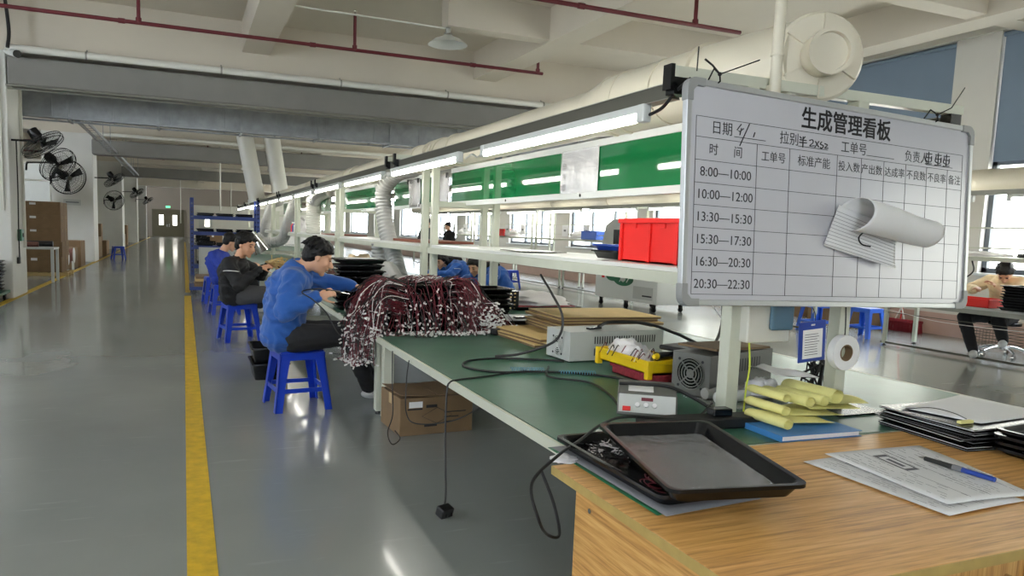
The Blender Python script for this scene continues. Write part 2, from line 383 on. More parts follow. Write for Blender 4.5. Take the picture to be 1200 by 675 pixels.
# conduit + pendant lamp
t = thing('pendant_lamp', 'white enamel dome pendant lamp under the ceiling', 'lamp', (4.16, 12.1, 4.76))
MB().lathe([(.001, .14), (.045, .14), (.05, .1), (.035, .06), (.07, .05), (.07, .02), (.09, 0)]).build('socket', 'alu', t, smooth=True)
MB().lathe([(.07, .02), (.1, .0), (.22, -.05), (.32, -.125), (.335, -.14), (.32, -.135), (.21, -.06), (.09, -.01)], n=32).build('shade', 'whiteacryl', t, smooth=True)
tag(MB().cyl((1.62, 12.1, 4.9), (4.2, 12.1, 4.885), .014, n=8).build('conduit', 'whitepvc'), 'thin grey conduit leading to the white pendant lamp', 'conduit')
# white pipe along girder + grey air ducts
t = thing('drain_pipe', 'long cream horizontal pipe fixed above the grey wrapped duct', 'pipe', (0, 15.35, 4.42))
MB().cyl((-2.85, 0, 0), (12, 0, 0), .065, n=16).build('pipe', 'whitepvc', t, smooth=True)
for x in np.arange(-1.6, 11, 2.3): MB().cyl((x-.015, 0, 0), (x+.015, 0, 0), .075, n=16).cyl((x, 0, .0), (x, .12, .12), .012).build('clamp', 'alu', t)
t = thing('air_duct', 'smooth grey wrapped rectangular air duct under the nearest girder', 'duct', (0, 15.85, 4.08))
MB().bx(-2.88, 12.1, -.3, .3, -.25, .25).build('casing', 'ductcloth', t, bevel=.03)
MB().cyl((-2.9, -.34, -.27), (12.1, -.34, -.27), .02).cyl((-2.9, -.2, -.31), (12.1, -.2, -.31), .015).build('cable_conduit', 'alu', t)
t = thing('air_duct', 'galvanised sheet metal air duct behind the grey wrapped one', 'duct', (0, 18.3, 3.9))
dd = MB().bx(-6.5, 12.1, -.3, .3, -.27, .22)
for x in np.arange(-6, 12, 1.15): dd.bx(x-.012, x+.012, -.32, .32, -.29, .24)
dd.build('casing', 'galv', t, bevel=.004)
MB().bx(-6.5, 12.1, -.38, -.34, -.32, -.28).bx(-6.5, 12.1, .34, .38, -.32, -.28).build('support_rail', 'galv', t)
for x in np.arange(-4, 12, 1.75): MB().bx(x-.02, x+.02, -.38, -.34, -.32, 1.1).bx(x-.02, x+.02, .34, .38, -.32, 1.1).bx(x-.02, x+.02, -.38, .38, -.34, -.3).build('hanger', 'galv', t)
t = thing('air_duct', 'far grey air duct below the second girder', 'duct', (0, 28.8, 3.95))
MB().bx(-2.88, 12.1, -.3, .3, -.25, .25).build('casing', 'ductcloth', t, bevel=.03)
MB().cyl((-2.88, -.4, .42), (12.1, -.4, .42), .06).build('cable_conduit', 'whitepvc', t)
t = thing('air_duct', 'distant grey air duct below the third girder', 'duct', (0, 41.8, 3.95))
MB().bx(-2.88, 12.1, -.3, .3, -.25, .25).build('casing', 'ductcloth', t, bevel=.03)
# cable tray on the left going deeper
t = thing('cable_tray', 'galvanised cable tray running away above the columns', 'cable tray', (-2.2, 24, 3.75))
m = MB().bx(-.12, -.09, -4.5, 20, 0, .08).bx(.09, .12, -4.5, 20, 0, .08)
for y in np.arange(-4.4, 20, .5): m.bx(-.1, .1, y-.02, y+.02, 0, .01)
m.build('ladder', 'galv', t)
for y in (-3, 2, 7, 12, 17): MB().cyl((-.1, y, 0), (-.1, y, 1.7), .01).cyl((.1, y, 0), (.1, y, 1.7), .01).build('hanger', 'galv', t)
# big white vertical ducts at mid distance
for i, (x, dx, l) in enumerate(((2.0, .35, 'left one of the two fat white riser ducts behind the galvanised duct'), (2.85, .3, 'right one of the two fat white riser ducts behind the galvanised duct'))):
    t = thing('riser_duct', l, 'duct', (x, 26, 0), group=None)
    MB().cyl((dx, 0, 2.1), (-dx*.3, 0, 4.5), .27, n=24).build('pipe', 'whitepvc', t, smooth=True)
    MB().cyl((dx*1.0, 0, 2.0), (dx*.9, 0, 2.35), .31, n=24).build('collar', 'whitepvc', t, smooth=True); MB().cyl((dx*.25, 0, 3.35), (dx*.2, 0, 3.42), .29, n=24).build('collar', 'whitepvc', t, smooth=True)
for i, (x, y) in enumerate(((1.35, 31), (3.4, 60), (-.2, 60))):
    tag(MB().cyl((x, y, 1.4 if i else 2.0), (x, y, ZC), .03).build('drop_conduit', 'whitepvc'), ('thin white drop pipe in front of the far brown wall above the rack', 'thin far drop pipe near the lamp line', 'thin far drop pipe right of the double door')[i], 'conduit')
# ------------------------------------------------------------ assembly line: benches
BZ = .657
def make_bench(y0, y1, label, legs=True):
    t = thing('workbench', label, 'workbench', (2.8, (y0+y1)/2, 0), group='green topped workbenches in the nearest assembly line'); h = (y1-y0)/2
    MB().bx(-1.385, 1.385, -h, h, BZ-.035, BZ-.004).build('tabletop', 'framepaint', t)
    MB().bx(-1.375, 1.375, -h+.005, h-.005, BZ-.004, BZ).build('green_mat', 'greenmat', t)
    [MB().bx(q-.0075, q+.0075, -h, h, BZ-.045, BZ+.001).build('edge_strip', 'framepaint', t) for q in (-1.3925, 1.3925)]
    m = MB()
    for x in (-1.32, -.45, .45, 1.32): m.bx(x-.02, x+.02, -h+.04, h-.04, BZ-.085, BZ-.035)
    for y in (-h+.05, 0, h-.05): m.bx(-1.32, 1.32, y-.02, y+.02, BZ-.085, BZ-.035)
    for y in (-h+.1, h-.1): m.bx(-1.32, 1.32, y-.02, y+.02, .18, .22)
    m.build('under_frame', 'framepaint', t)
    for x in (-1.33, -.1, 1.33):
        for y in (-h+.1, h-.1):
            if y < 0 and y0 < 3: continue
            l = MB().bx(x-.04, x+.04, y-.04, y+.04, .03, BZ-.04).build('leg', 'framepaint', t, bevel=.004)
            MB().cyl((x, y, 0), (x, y, .015), .035).cyl((x, y, 0), (x, y, .04), .01).build('foot', 'blackplastic', l)
    return t
ends = [(2.34, 5.6), (5.63, 10.47), (10.53, 15.37), (15.43, 22.1), (25.2, 31.3)]
names = ['workbench with green mat nearest the camera, wires trailing off it', 'second workbench, under the heap of red wire harnesses', 'third workbench, in front of the worker in the black jacket',
         'fourth workbench in the line, behind the worker in black', 'last far workbench in the line, past the blue rack']
for i in range(5): make_bench(*ends[i], names[i])

# shelf racks straddling the benches
PL, PR = 2.46, 3.16
def make_rack(y0, y1, label):
    t = thing('shelf_rack', label, 'rack', (2.8, (y0+y1)/2, BZ), group='cream shelf racks over the nearest assembly line'); h = (y1-y0)/2; a, b = PL-2.8, PR-2.8
    for x in (a, b):
        for y in (-h+.045, h-.045): MB().bx(x-.036, x+.036, y-.036, y+.036, .001-BZ if 22.2 < y+(y0+y1)/2 < 25.1 else .001, 2.215-BZ).build('post', 'framepaint', t, bevel=.004)
    for y in (-h+.045, h-.045):
        MB().bx(-.78, 1.1, y-.025, y+.025, 2.215-BZ, 2.265-BZ).build('crossbeam', 'framepaint', t, bevel=.002)
        MB().bx(-.8, -.78, y-.03, y+.03, 2.16-BZ, 2.27-BZ).bx(-.78, -.7, y-.03, y+.03, 2.14-BZ, 2.215-BZ).build('end_bracket', 'blackplastic', t)
        MB().bx(a, b, y-.02, y+.02, 1.76-BZ, 1.81-BZ).build('tie_rail', 'framepaint', t)
        MB().bx(1.0, 1.08, y-.03, y+.03, 2.14-BZ, 2.215-BZ).build('end_bracket', 'blackplastic', t)
    MB().bx(a-.045+.0, b+.05, -h+.1, h-.1, 1.325-BZ, 1.35-BZ).build('shelf_board', 'whiteacryl', t, bevel=.002)
    [MB().bx(q-.012, q+.012, -h, h, 1.262-BZ, 1.324-BZ).build('shelf_apron', 'framepaint', t) for q in (a-.048, b+.048)]
    m = MB()
    for y in np.arange(-h+.5, h, 1.0): m.bx(a, b, y-.015, y+.015, 1.27-BZ, 1.325-BZ)
    m.build('shelf_bearer', 'framepaint', t)
    return t
ry = [(2.765, 7.465), (7.71, 12.4), (12.7, 17.4), (17.7, 22.4), (22.7, 27.4), (27.7, 31.2)]
for (a, b), n in zip(ry, ('nearest shelf rack, holding the red crate and the whiteboard', 'second shelf rack, behind the heap of wires', 'third shelf rack, with the bright silver hose', 'fourth shelf rack down the line', 'fifth shelf rack down the line', 'last far shelf rack in the line')):
    make_rack(a, b, n + ', cream square tubing')
# lamp rails along both sides
for x, l in ((2.08, 'long aluminium lamp rail over the aisle side of the line'), (3.84, 'aluminium lamp rail over the window side of the line')):
    t = thing('lamp_rail', l, 'rail', (x, 2.86, 2.137))
    MB().bx(-.03, .03, 0, 28.4, 0, .065).build('channel', 'darkalu', t)  # darker metal colour stands in for the channel's back-lit, shaded side
    [MB().bx(-.034, .034, 0, 28.4, q, q+.004).build('flange', 'alu', t) for q in (-.004, .065)]
# fluorescent tubes
def make_tube(mt='tube'):
    t = thing('tube_light', 'white fluorescent tube light', 'lamp', group='tube lights under the aisle side lamp rail')
    MB().bx(-.02, .02, 0, 2.06, -.04, 0).build('batten', 'whiteacryl', t, bevel=.004)
    MB().cyl((0, .05, -.06), (0, 2.01, -.06), .021, n=12).build('tube', mt, t, smooth=True)
    for q in (.02, 2.04): MB().bx(-.024, .024, q-.03, q+.03, -.085, 0).build('end_cap', 'whiteacryl', t, bevel=.006)
    return t
tp = make_tube(); tys = [3.03, 5.58, 8.02, 10.45, 12.85, 15.25, 17.65, 20.05, 22.45, 24.85, 27.25, 29.2]
ords = ['nearest', 'second', 'third', 'fourth', 'fifth', 'sixth', 'seventh', 'eighth', 'ninth', 'tenth', 'eleventh', 'last']
for i, y in enumerate(tys):
    r = tp if i == 0 else dup(tp, (2.05, y, 2.135))
    r.location = (2.05, y, 2.135); r['label'] = 'lit white tube light under the aisle side rail, %s from the camera' % ords[i]
for i, y in enumerate(tys):
    dup(tp, (3.84, y, 2.135), label='lit tube light under the window side rail, %s from the camera' % ords[i], group='tube lights under the window side lamp rail')
# lamp leads
for i, y in enumerate((5.1, 7.7, 10.2)):
    tag(MB().tube(spline([(2.05, y-.03, 2.1), (2.05, y+.1, 2.06), (2.05, y+.22, 2.09), (2.06, y+.38, 2.07)], 5), .007, 6).build('lamp_cable', 'whitepvc'),
        'short lead bridging %s' % ('the nearest and second tube lights', 'the second and third tube lights', 'the third and fourth tube lights')[i], 'cable')
tag(MB().tube(spline([(2.05, 3.0, 2.08), (2.05, 2.9, 2.1), (2.04, 2.8, 2.15), (2.06, 2.72, 2.2)], 5), .008, 6).build('lamp_cable', 'blackrubber'), 'black lead from the nearest tube light to the rail end', 'cable')
# exhaust duct over the line
t = thing('exhaust_duct', 'fat cream exhaust duct lying along the top of the racks', 'duct', (2.79, 0, 2.385))
m = MB().cyl((0, 4.75, .0), (0, 31, 0), .165, n=32, caps=False); m.build('pipe', 'pvc', t, smooth=True)
R1 = .2
path = [((.0, 4.75, 0), .165), ((.0, 4.55, .01), R1-.01), ((.005, 4.5, .015), R1), ((.02, 4.0, .02), R1), ((.03, 3.5, .02), R1), ((.07, 3.1, .02), R1), ((.1, 2.88, .02), R1)]
MB().tube([p for p, r in path], lambda i: path[i][1], n=40).build('wide_section', 'pvc', t, smooth=True)
for y, r in ((4.45, R1+.012), (4.28, R1+.012), (3.85, R1+.006), (3.5, R1+.014)): MB().cyl((.02, y, .018), (.02, y+.03, .018), r, n=40).build('joint_ring', 'pvc', t, smooth=True)
for y in (7.6, 8.2, 8.9, 9.6, 12.6, 13.1, 17.5, 22.6, 27.5): MB().cyl((0, y, 0), (0, y+.06, 0), .176, n=32).build('joint_ring', 'pvc', t, smooth=True)
for y in (8.05, 8.15, 8.3, 8.4): MB().cyl((0, y, 0), (0, y+.03, 0), .18, n=32).build('joint_ring', 'pvc', t, smooth=True)
capR = Matrix.Rotation(math.radians(-22), 3, 'Z'); co = Vector((.1, 2.84, .02))
ax = capR @ Vector((0, -1, 0))
ec = MB().lathe([(.2, -.08), (.212, -.08), (.214, .03), (.2, .045), (.12, .05), (.102, .05), (.102, .15), (.108, .15), (.108, .16), (.09, .16), (.088, .135), (.001, .135)], co, ax, 48)
ec_ = ec.build('end_cap', 'pvc', t, smooth=True)
q = Vector(ax).to_track_quat('Z', 'Y').to_matrix()
for k in range(6):
    a = k*PI/3+.5; MB().box(co + q @ Vector((math.cos(a)*.155, math.sin(a)*.155, .052)), (.09, .007, .02), q @ Matrix.Rotation(a, 3, 'Z')).build('rib', 'pvc', ec_)
# hanger rod to the ceiling
t = thing('ceiling_rod', 'cream vertical rod from the ceiling in front of the exhaust duct', 'rod', (2.56, 2.75, 2.17))
MB().cyl((0, 0, 0), (0, 0, 3.28), .026, n=16).build('rod', 'pvc', t, smooth=True)
MB().cyl((0, 0, .19), (0, 0, .2), .03, n=16).bx(-.02, .02, 0, .05, .02, .06).build('clamp', 'pvc', t)
# green acrylic boards
def board(y0, y1, label, mats='greenboard'):
    t = thing('green_panel', label, 'panel', (2.82, (y0+y1)/2, 1.775), group='glossy green boards along the line'); h = (y1-y0)/2
    MB().bx(-.008, .0, -h, h, .055, .375).build('board', mats, t)
    [MB().bx(-.02, .015, -h, h, q, q+.05).build('frame_rail', 'whiteacryl', t, bevel=.002) for q in (.005, .375)]
    for y in np.arange(-h+.6, h, 1.4): MB().cyl((-.021, y, .03), (-.024, y, .03), .012).build('screw', 'blackplastic', t)
board(2.95, 7.9, 'long glossy green board nearest the camera, reflecting the tube lights')
board(8.5, 10.3, 'second glossy green board, partly behind the grey flexible hose')
board(11.5, 14.3, 'third green board, seen above the head of the man in blue')
board(15.3, 18.4, 'fourth green board further along the line'); board(19.4, 23, 'farthest small green board in the line')
t = thing('notice_sheet', 'white printed sheet on the nearest green board', 'paper', (2.808, 4.99, 1.99))
MB().grid(lambda u, v: (-.004-.004*math.sin(u*9)*math.sin(v*4), -.28+.56*u, -.16+.32*v), 24, 6).build('sheet', 'paper', t, solid=.001)
MB().bx(-.012, -.0105, -.285, .285, -.165, .165).build('sleeve', 'plasticfilm', t)
m = MB()
for r in range(22):
    z = .14-r*.0135; y = .25
    while y > (-.25 if r < 14 else -.02):
        w = random.uniform(.01, .05)
        if random.random() < .75: m.bx(-.0092, -.0088, y-w, y, z, z+.0045)
        y -= w+.008
for j in range(3): m.bx(-.0092, -.0088, .2, .26, -.14+j*.08, -.09+j*.08)
m.build('print', 'lightline', t)
for i, (y, x) in enumerate(((8.2, 2.79), (9.3, 2.79))):
    t = thing('foil_sheet', ('silver bubble foil sheet hanging beside the nearest green board', 'silver bubble foil sheet hanging just right of the flexible hose')[i], 'foil', (x, y, 1.8))
    MB().grid(lambda u, v: (.012*math.sin(u*7+v*3), -.25+.5*u, .36*v), 16, 12).build('sheet', 'silver', t, smooth='all', solid=.003)
    MB().bx(-.025, -.015, -.25, -.21, .3, .36).bx(-.025, -.015, .21, .25, .3, .36).build('clip', 'blackplastic', t)
# flexible hoses
def hose(pts, r, label, m1='hose', seg=None, name='flexible_hose'):
    P = spline(pts, 20); L = [0]
    for a, b in zip(P, P[1:]): L.append(L[-1]+(b-a).length)
    n = max(8, int(L[-1]/.013)); Q = []
    j = 0
    for i in range(n+1):
        s = L[-1]*i/n
        while j < len(L)-2 and L[j+1] < s: j += 1
        Q.append(P[j].lerp(P[j+1], (s-L[j])/max(1e-6, L[j+1]-L[j])))
    t = thing(name, label, 'hose', Q[0]); Q = [q-Q[0] for q in Q]
    MB().tube(Q, lambda i: r*(1.0 if i % 4 < 2 else .9), n=18).build('corrugated_tube', m1, t, smooth='all')
    return t, Q
h1, Q = hose([(2.79, 9.15, 2.3), (2.62, 9.5, 2.24), (2.5, 9.7, 2.05), (2.5, 9.72, 1.8), (2.52, 9.6, 1.45), (2.58, 9.4, 1.1), (2.6, 9.2, .86)], .115, 'big grey corrugated hose bending down from the exhaust duct behind the wire heap')
h2, Q = hose([(2.25, 8.1, .9), (2.3, 8.6, 1.0), (2.4, 9.05, .98), (2.5, 9.3, .85), (2.6, 9.5, .8)], .1, 'grey corrugated hose arching low over the bench, beneath the big one')
hose([(2.5, 9.9, 1.3), (2.5, 9.9, 1.05), (2.45, 9.8, .8)], .12, 'short grey corrugated hose standing behind the big hose')
t3, Q = hose([(2.79, 15.2, 2.28), (2.65, 15.5, 2.22), (2.55, 15.7, 2.05), (2.55, 15.8, 1.8), (2.55, 15.8, 1.35)], .16, 'white corrugated hose with crumpled foil elbow, above the head of the man in blue', 'hosewhite')
MB().tube([(q+Vector((0, 0, 0))) for q in Q[:len(Q)//2]], lambda i: .172+.006*math.sin(i*1.7), n=16).build('foil_wrap', 'foil', t3, smooth='all')
hose([(2.79, 18.0, 2.28), (2.6, 18.4, 2.2), (2.5, 18.6, 1.95), (2.4, 18.9, 1.5), (2.3, 19.1, 1.15), (1.9, 19.3, 1.05), (1.7, 19.4, 1.2)], .14, 'grey hose curling to a funnel nozzle over the far bench')
hose([(2.79, 23.8, 2.26), (2.6, 24.2, 2.15), (2.5, 24.4, 1.8), (2.4, 24.6, 1.3), (2.3, 24.8, .9)], .15, 'farthest dark grey hose hanging beside a post')
t = thing('fume_funnel', 'bright metal fume funnel on the end of the far curling hose', 'funnel', (1.68, 19.3, 1.2), (0, math.radians(150), 0))
MB().lathe([(.07, -.12), (.08, 0), (.26, .38), (.27, .4), (.25, .39), (.07, 0)], n=24).build('cone', 'chrome', t, smooth=True)
t = thing('fume_funnel', 'bright metal fume funnel standing behind the trays near the man in blue', 'funnel', (2.15, 8.8, .95), (0, math.radians(110), .6))
MB().lathe([(.06, -.25), (.07, 0), (.15, .2), (.155, .21), (.14, .2), (.06, 0)], n=20).build('cone', 'hose', t, smooth=True)
# white horizontal hose beyond (duct of the window side)
# ------------------------------------------------------------ desk
t = thing('wooden_desk', 'light wood laminate desk in the near right corner, papers and trays on it', 'desk', (2.5, 1.8, 0))
MB().bx(-1.25, 1.5, -.53, .52, BZ-.032, BZ).build('desk_top', 'wood', t, bevel=.002)
eb = MB().bx(-1.253, -1.25, -.53, .52, BZ-.032, BZ-.001).bx(-1.25, 1.5, -.533, -.53, BZ-.032, BZ-.001).build('edge_banding', 'woodedge', t)
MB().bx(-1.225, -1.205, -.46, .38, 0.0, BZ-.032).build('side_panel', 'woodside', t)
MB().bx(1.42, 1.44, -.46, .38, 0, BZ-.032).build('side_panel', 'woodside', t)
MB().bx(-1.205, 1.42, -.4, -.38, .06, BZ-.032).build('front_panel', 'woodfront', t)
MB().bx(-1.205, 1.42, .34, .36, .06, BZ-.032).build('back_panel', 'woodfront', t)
for x in (-.5, .35): p = MB().bx(x-.4, x+.4, -.418, -.4, .08, BZ-.05).build('door', 'woodfront', t, bevel=.002); MB().cyl((x+.34, -.418, .5), (x+.34, -.445, .5), .012).build('knob', 'chrome', p)
sc = MB().cyl((-1.2255, .28, .57), (-1.229, .28, .57), .009).build('screw', 'chrome', t)
# ------------------------------------------------------------ whiteboard
WBo = Vector((2.05768564, 2.75, 2.2112766)); e1 = Vector((0.99831606, 0.05481825, -0.01897351)).normalized(); e2 = -Vector((0.01494811, 0.07293046, 0.997225)); e2 = (e2-e1*e2.dot(e1)).normalized()
WBo = Vector((0, 0, 1.5)) + (WBo-Vector((0, 0, 1.5)))*.955
nrm = e1.cross(e2)        # away from the camera
Rwb = Matrix((e1, -e2, -nrm)).transposed(); BW, BH = 2.031, 1.007
wb = thing('whiteboard', 'big framed whiteboard with a printed production table, hung above the desk', 'whiteboard', WBo, Rwb.to_euler()); wb.scale = (.955,)*3
# local: x right, y up, z toward the camera ; board spans x 0..BW, y -BH..0
MB().bx(.01, BW-.01, -BH+.01, -.01, -.008, .004).build('writing_surface', 'wboard', wb)
MB().bx(.01, BW-.01, -BH+.01, -.01, -.014, -.008).build('back_panel', 'galv', wb)
fr = MB().bx(.04, BW-.04, -.028, 0, -.02, .014).bx(.04, BW-.04, -BH, -BH+.028, -.02, .014).bx(0, .028, -BH+.04, -.04, -.02, .014).bx(BW-.028, BW, -BH+.04, -.04, -.02, .014)
fr.build('frame', 'wbframe', wb, bevel=.004)
for cx, cy, sx, sy in ((0, 0, 1, -1), (BW, 0, -1, -1), (0, -BH, 1, 1), (BW, -BH, -1, 1)):
    pl = []
    for a in range(7): an = PI/2*a/6; pl.append((.045-.048*math.sin(an), .045-.048*math.cos(an)))
    pl = [(.1, -.003)] + pl + [(-.003, .1), (.033, .1), (.033, .055), (.055, .033), (.1, .033)]
    MB().prism([(cx+sx*x, cy+sy*y) for x, y in pl], -.023, .018).build('corner', 'wbcorner', wb, bevel=.003)
ln = MB(); Z0, Z1 = .004, .0052
def hl(x0, x1, y, w=.0022): ln.bx(x0, x1, -y-w/2, -y+w/2, Z0, Z1)
def vl(x, y0, y1, w=.0022): ln.bx(x-w/2, x+w/2, -y1, -y0, Z0, Z1)
gx = [.061, .428, .638, .964, 1.14, 1.31, 1.482, 1.652, 1.827, 1.954]; gy = [.161, .252, .354, .455, .555, .655, .754, .855, .955]
for y in gy: hl(gx[0], gx[-1], y)
for x in gx: vl(x, gy[0] if x in (gx[0], gx[-1]) else gy[1], gy[-1])
for a, b, y in ((.285, .48, .232), (.69, .895, .234), (1.175, 1.385, .233), (1.645, 1.87, .238)): hl(a, b, y, .003)
ln.build('table_lines', 'ink', wb)
def wt(s, x, y, size, bold=0.0, sx=1): text_obj('lettering', s, size, 'ink', wb, (x, -y, Z0+.0006), (0, 0, 0), bold, sx=sx)
[wt('生成管理看板', .706+q*.0022, .135+w*.0018, .11, 0, .98) for q in (-1, 0, 1) for w in (-1, 0, 1)]
for s, x, y in (('日期', .148, .226), ('拉别', .568, .228), ('工单号', .986, .23), ('负责人', 1.468, .23)): wt(s, x, y, .064, 0)
wt('时', .138, .322, .056, 0); wt('间', .284, .322, .056, 0)
for s, x, sz in (('工单号', .455, .053), ('标准产能', .692, .056), ('投入数', .972, .053), ('产出数', 1.14, .053), ('达成率', 1.316, .053), ('不良数', 1.488, .053), ('不良率', 1.66, .053), ('备注', 1.835, .055)): wt(s, x, .322, sz, 0)
for i, s in enumerate(('8:00—10:00', '10:00—12:00', '13:30—15:30', '15:30—17:30', '16:30—20:30', '20:30—22:30')): wt(s, .09 if i == 0 else .073, .424+.1007*i, .06, 0, 1.04)
# handwriting strokes
hw = MB()
def stroke(pts, r=.0028): hw.tube([(x, -y, Z1) for x, y in pts], r, 5)
stroke([(.325, .172), (.3, .2), (.318, .206), (.34, .19)]); stroke([(.327, .19), (.318, .222)]); stroke([(.375, .165), (.32, .27)]); stroke([(.41, .2), (.402, .222)])
stroke([(.70, .188), (.71, .196)]); stroke([(.735, .185), (.725, .197)]); stroke([(.7, .203), (.745, .203)]); stroke([(.698, .216), (.748, .214)]); stroke([(.722, .186), (.722, .238)])
stroke(spline([(.765, .2), (.785, .195), (.79, .208), (.768, .226), (.8, .222)], 4)); stroke([(.805, .2), (.83, .226)]); stroke([(.83, .198), (.803, .23)]); stroke(spline([(.85, .198), (.84, .21), (.862, .216), (.852, .23), (.84, .226)], 4)); stroke(spline([(.87, .205), (.89, .21), (.872, .226), (.895, .225)], 4))
for x in (1.66, 1.74, 1.81):
    stroke([(x-.02, .18), (x+.03, .178)]); stroke([(x+.004, .168), (x+.002, .232)]); stroke([(x-.018, .2), (x+.03, .199)]); stroke(spline([(x-.014, .186), (x-.02, .215), (x+.022, .22), (x+.028, .19)], 4)); stroke([(x-.024, .234), (x+.03, .23)])
hw.build('handwriting', 'ink', wb)
# paper pad curled on the board
pp = thing('curled_sheet', 'sheet of lined paper curled over and stuck on the whiteboard', 'paper', WBo, Rwb.to_euler()); pp.scale = (.955,)*3
A, B_, C_, D_ = Vector((.965, -.5, 0)), Vector((.88, -.705, 0)), Vector((1.354, -.803, 0)), Vector((1.42, -.6, 0))
MB().grid(lambda u, v: A.lerp(B_, v).lerp(D_.lerp(C_, v), u) + Vector((0, 0, .012+.012*(1-v)+.05*u*v*v)), 16, 10).build('lower_flap', 'paper', pp, smooth='all', solid=.0008)
def curl(u, v):
    a = v*1.62*PI; ra = .082-.012*u; cx = .992+u*.565+.02*v; cy = -.548-u*.07
    return Vector((cx - math.cos(a+.5)*ra*.5, cy + math.sin(a-.35)*ra*1.0, .085 - math.cos(a-.35)*ra + .012*math.sin(u*6)))
MB().grid(curl, 24, 28).build('curled_part', 'paper', pp, smooth='all', solid=.0008)
m = MB()
for k in range(11):
    v = .15+k*.08
    P = [A.lerp(B_, v).lerp(D_.lerp(C_, v), u/8) + Vector((0, 0, .0132+.012*(1-v)+.05*u/8*v*v)) for u in range(9)]; m.tube(P, .0009, 4)
m.build('ruled_line', 'lightline', pp)
MB().tube(spline([(1.1, -.63, .06), (1.07, -.66, .06), (1.09, -.69, .062), (1.15, -.7, .066)], 5), .004, 5).build('pen_mark', 'ink', pp)
# cable ties holding the board
for i, (x, dx, dy) in enumerate(((.165, .2, .03), (1.62, .17, .05))):
    t = thing('cable_tie', ('black cable tie at the left end of the top edge of the whiteboard', 'black cable tie at the right end of the top edge of the whiteboard')[i], 'cable tie', WBo + e1*x - e2*.01)
    MB().tube([(0, -.02, .02), (0, .02, .05), (0, .06, .0), (0, .02, -.03), (0, -.025, -.01)], .004, 6, closed=True).build('loop', 'blackplastic', t)
    m = MB().ball((0, -.02, .02), .009).tube([(0, -.02, .02), (dx*.5, -.03, .06), (dx, -.03, .1 if i == 0 else .17)], .003, 5)
    if i == 0: m.tube([(0, -.02, .02), (-.05, -.03, .05), (-.09, -.03, .07)], .0045, 5).tube([(-.12, -.02, .02), (-.118, -.02, .12)], .003, 5)
    m.build('tail', 'blackplastic', t)
# ------------------------------------------------------------ generic makers
def tray_mb(w, l, h, t=.004, rim=.014, flare=.02):
    m = MB()
    def ring(hw, hl, z, r=.035, n=4):
        P = []
        for cx, cy, a0 in ((hw-r, hl-r, 0), (-hw+r, hl-r, 90), (-hw+r, -hl+r, 180), (hw-r, -hl+r, 270)):
            for i in range(n+1): a = math.radians(a0+90*i/n); P.append((cx+r*math.cos(a), cy+r*math.sin(a), z))
        return P
    a, b = w/2, l/2
    loops = [ring(a-flare, b-flare, 0), ring(a, b, h), ring(a+rim, b+rim, h), ring(a+rim, b+rim, h-.012), ring(a+rim-.004, b+rim-.004, h-.012), ring(a+rim-.004, b+rim-.004, h-.003), ring(a-.001, b-.001, h-.003)]
    n = len(loops[0]); loops = [ring(a-flare-t, b-flare-t, t), ring(a-t, b-t, h-.001)] + loops[1:3] + [loops[3], loops[4]] + [ring(a+t, b+t, h-.006), loops[0]]
    vs = [p for L in loops for p in L]; fs = [(i*n+k, i*n+(k+1) % n, (i+1)*n+(k+1) % n, (i+1)*n+k) for i in range(len(loops)-1) for k in range(n)]
    fs += [tuple(range(n)), tuple(reversed([(len(loops)-1)*n+k for k in range(n)]))]
    return m.add(vs, fs)
def tray(label, loc, w=.4, l=.6, h=.045, rz=0, m='blackplastic', group=None, name='plastic_tray', R=None):
    o = tray_mb(w, l, h).build(name, m, smooth=True); o.location = loc; o.rotation_euler = R or (0, 0, rz)
    return tag(o, label, 'tray', group)
def quad_sheet(name, px, z, m, label, cat, t=.0008, print_fn=None, wave=.002):
    c = Vector((sum(p[0] for p in px)/4, sum(p[1] for p in px)/4, z)); P = [Vector((p[0], p[1], z))-c for p in px]
    o = thing(name, label, cat, c)
    f = lambda u, v: P[0].lerp(P[1], u).lerp(P[3].lerp(P[2], u), v) + Vector((0, 0, wave*(math.sin(u*5+z*99)*math.sin(v*4)+1)))
    MB().grid(f, 14, 10).build('sheet', m, o, smooth='all', solid=t)
    if print_fn:
        k = MB()
        def bar(u0, u1, v0, v1):
            vs = [f(u, v)+Vector((0, 0, .0009)) for u, v in ((u0, v0), (u1, v0), (u1, v1), (u0, v1))]; k.add(vs, [(0, 1, 2, 3)])
        print_fn(bar); k.build('print', 'lightline', o)
    return o
def carton(label, loc, dx, dy, dz, rz=0, group=None, worn=False, flaps=False):
    t = thing('cardboard_box', label, 'box', loc, rz, group); m = 'carddark' if worn else 'card'
    MB().bx(-dx/2, dx/2, -dy/2, dy/2, 0, dz).build('carton', m, t, bevel=.006)
    MB().bx(-dx/2-.001, dx/2+.001, -.03, .03, dz*.72, dz+.001).build('tape', 'tape', t)
    k = MB(); yy = -dy/2-.0015
    for i in range(3): k.bx(dx*(.1), dx*(.1+.1*(i+1)), yy, yy+.001, dz*(.3+.13*i), dz*(.33+.13*i))
    k.bx(-dx*.4, -dx*.2, yy, yy+.001, dz*.68, dz*.72).bx(-dx*.15, dx*.0, yy, yy+.001, dz*.72, dz*.8)
    k.build('box_print', 'carddark' if not worn else 'ink', t)
    MB().bx(-dx*.38, -dx*.2, yy-.0006, yy+.001, dz*.74, dz*.9).build('paper_label', 'paper', t)
    return t
def cable(label, pts, r=.006, m='blackrubber', k=10, name='cable'):
    P = spline(pts, k); o = MB().tube([p-P[0] for p in P], r, 7).build(name, m, smooth=True); o.location = P[0]
    return tag(o, label, 'cable')
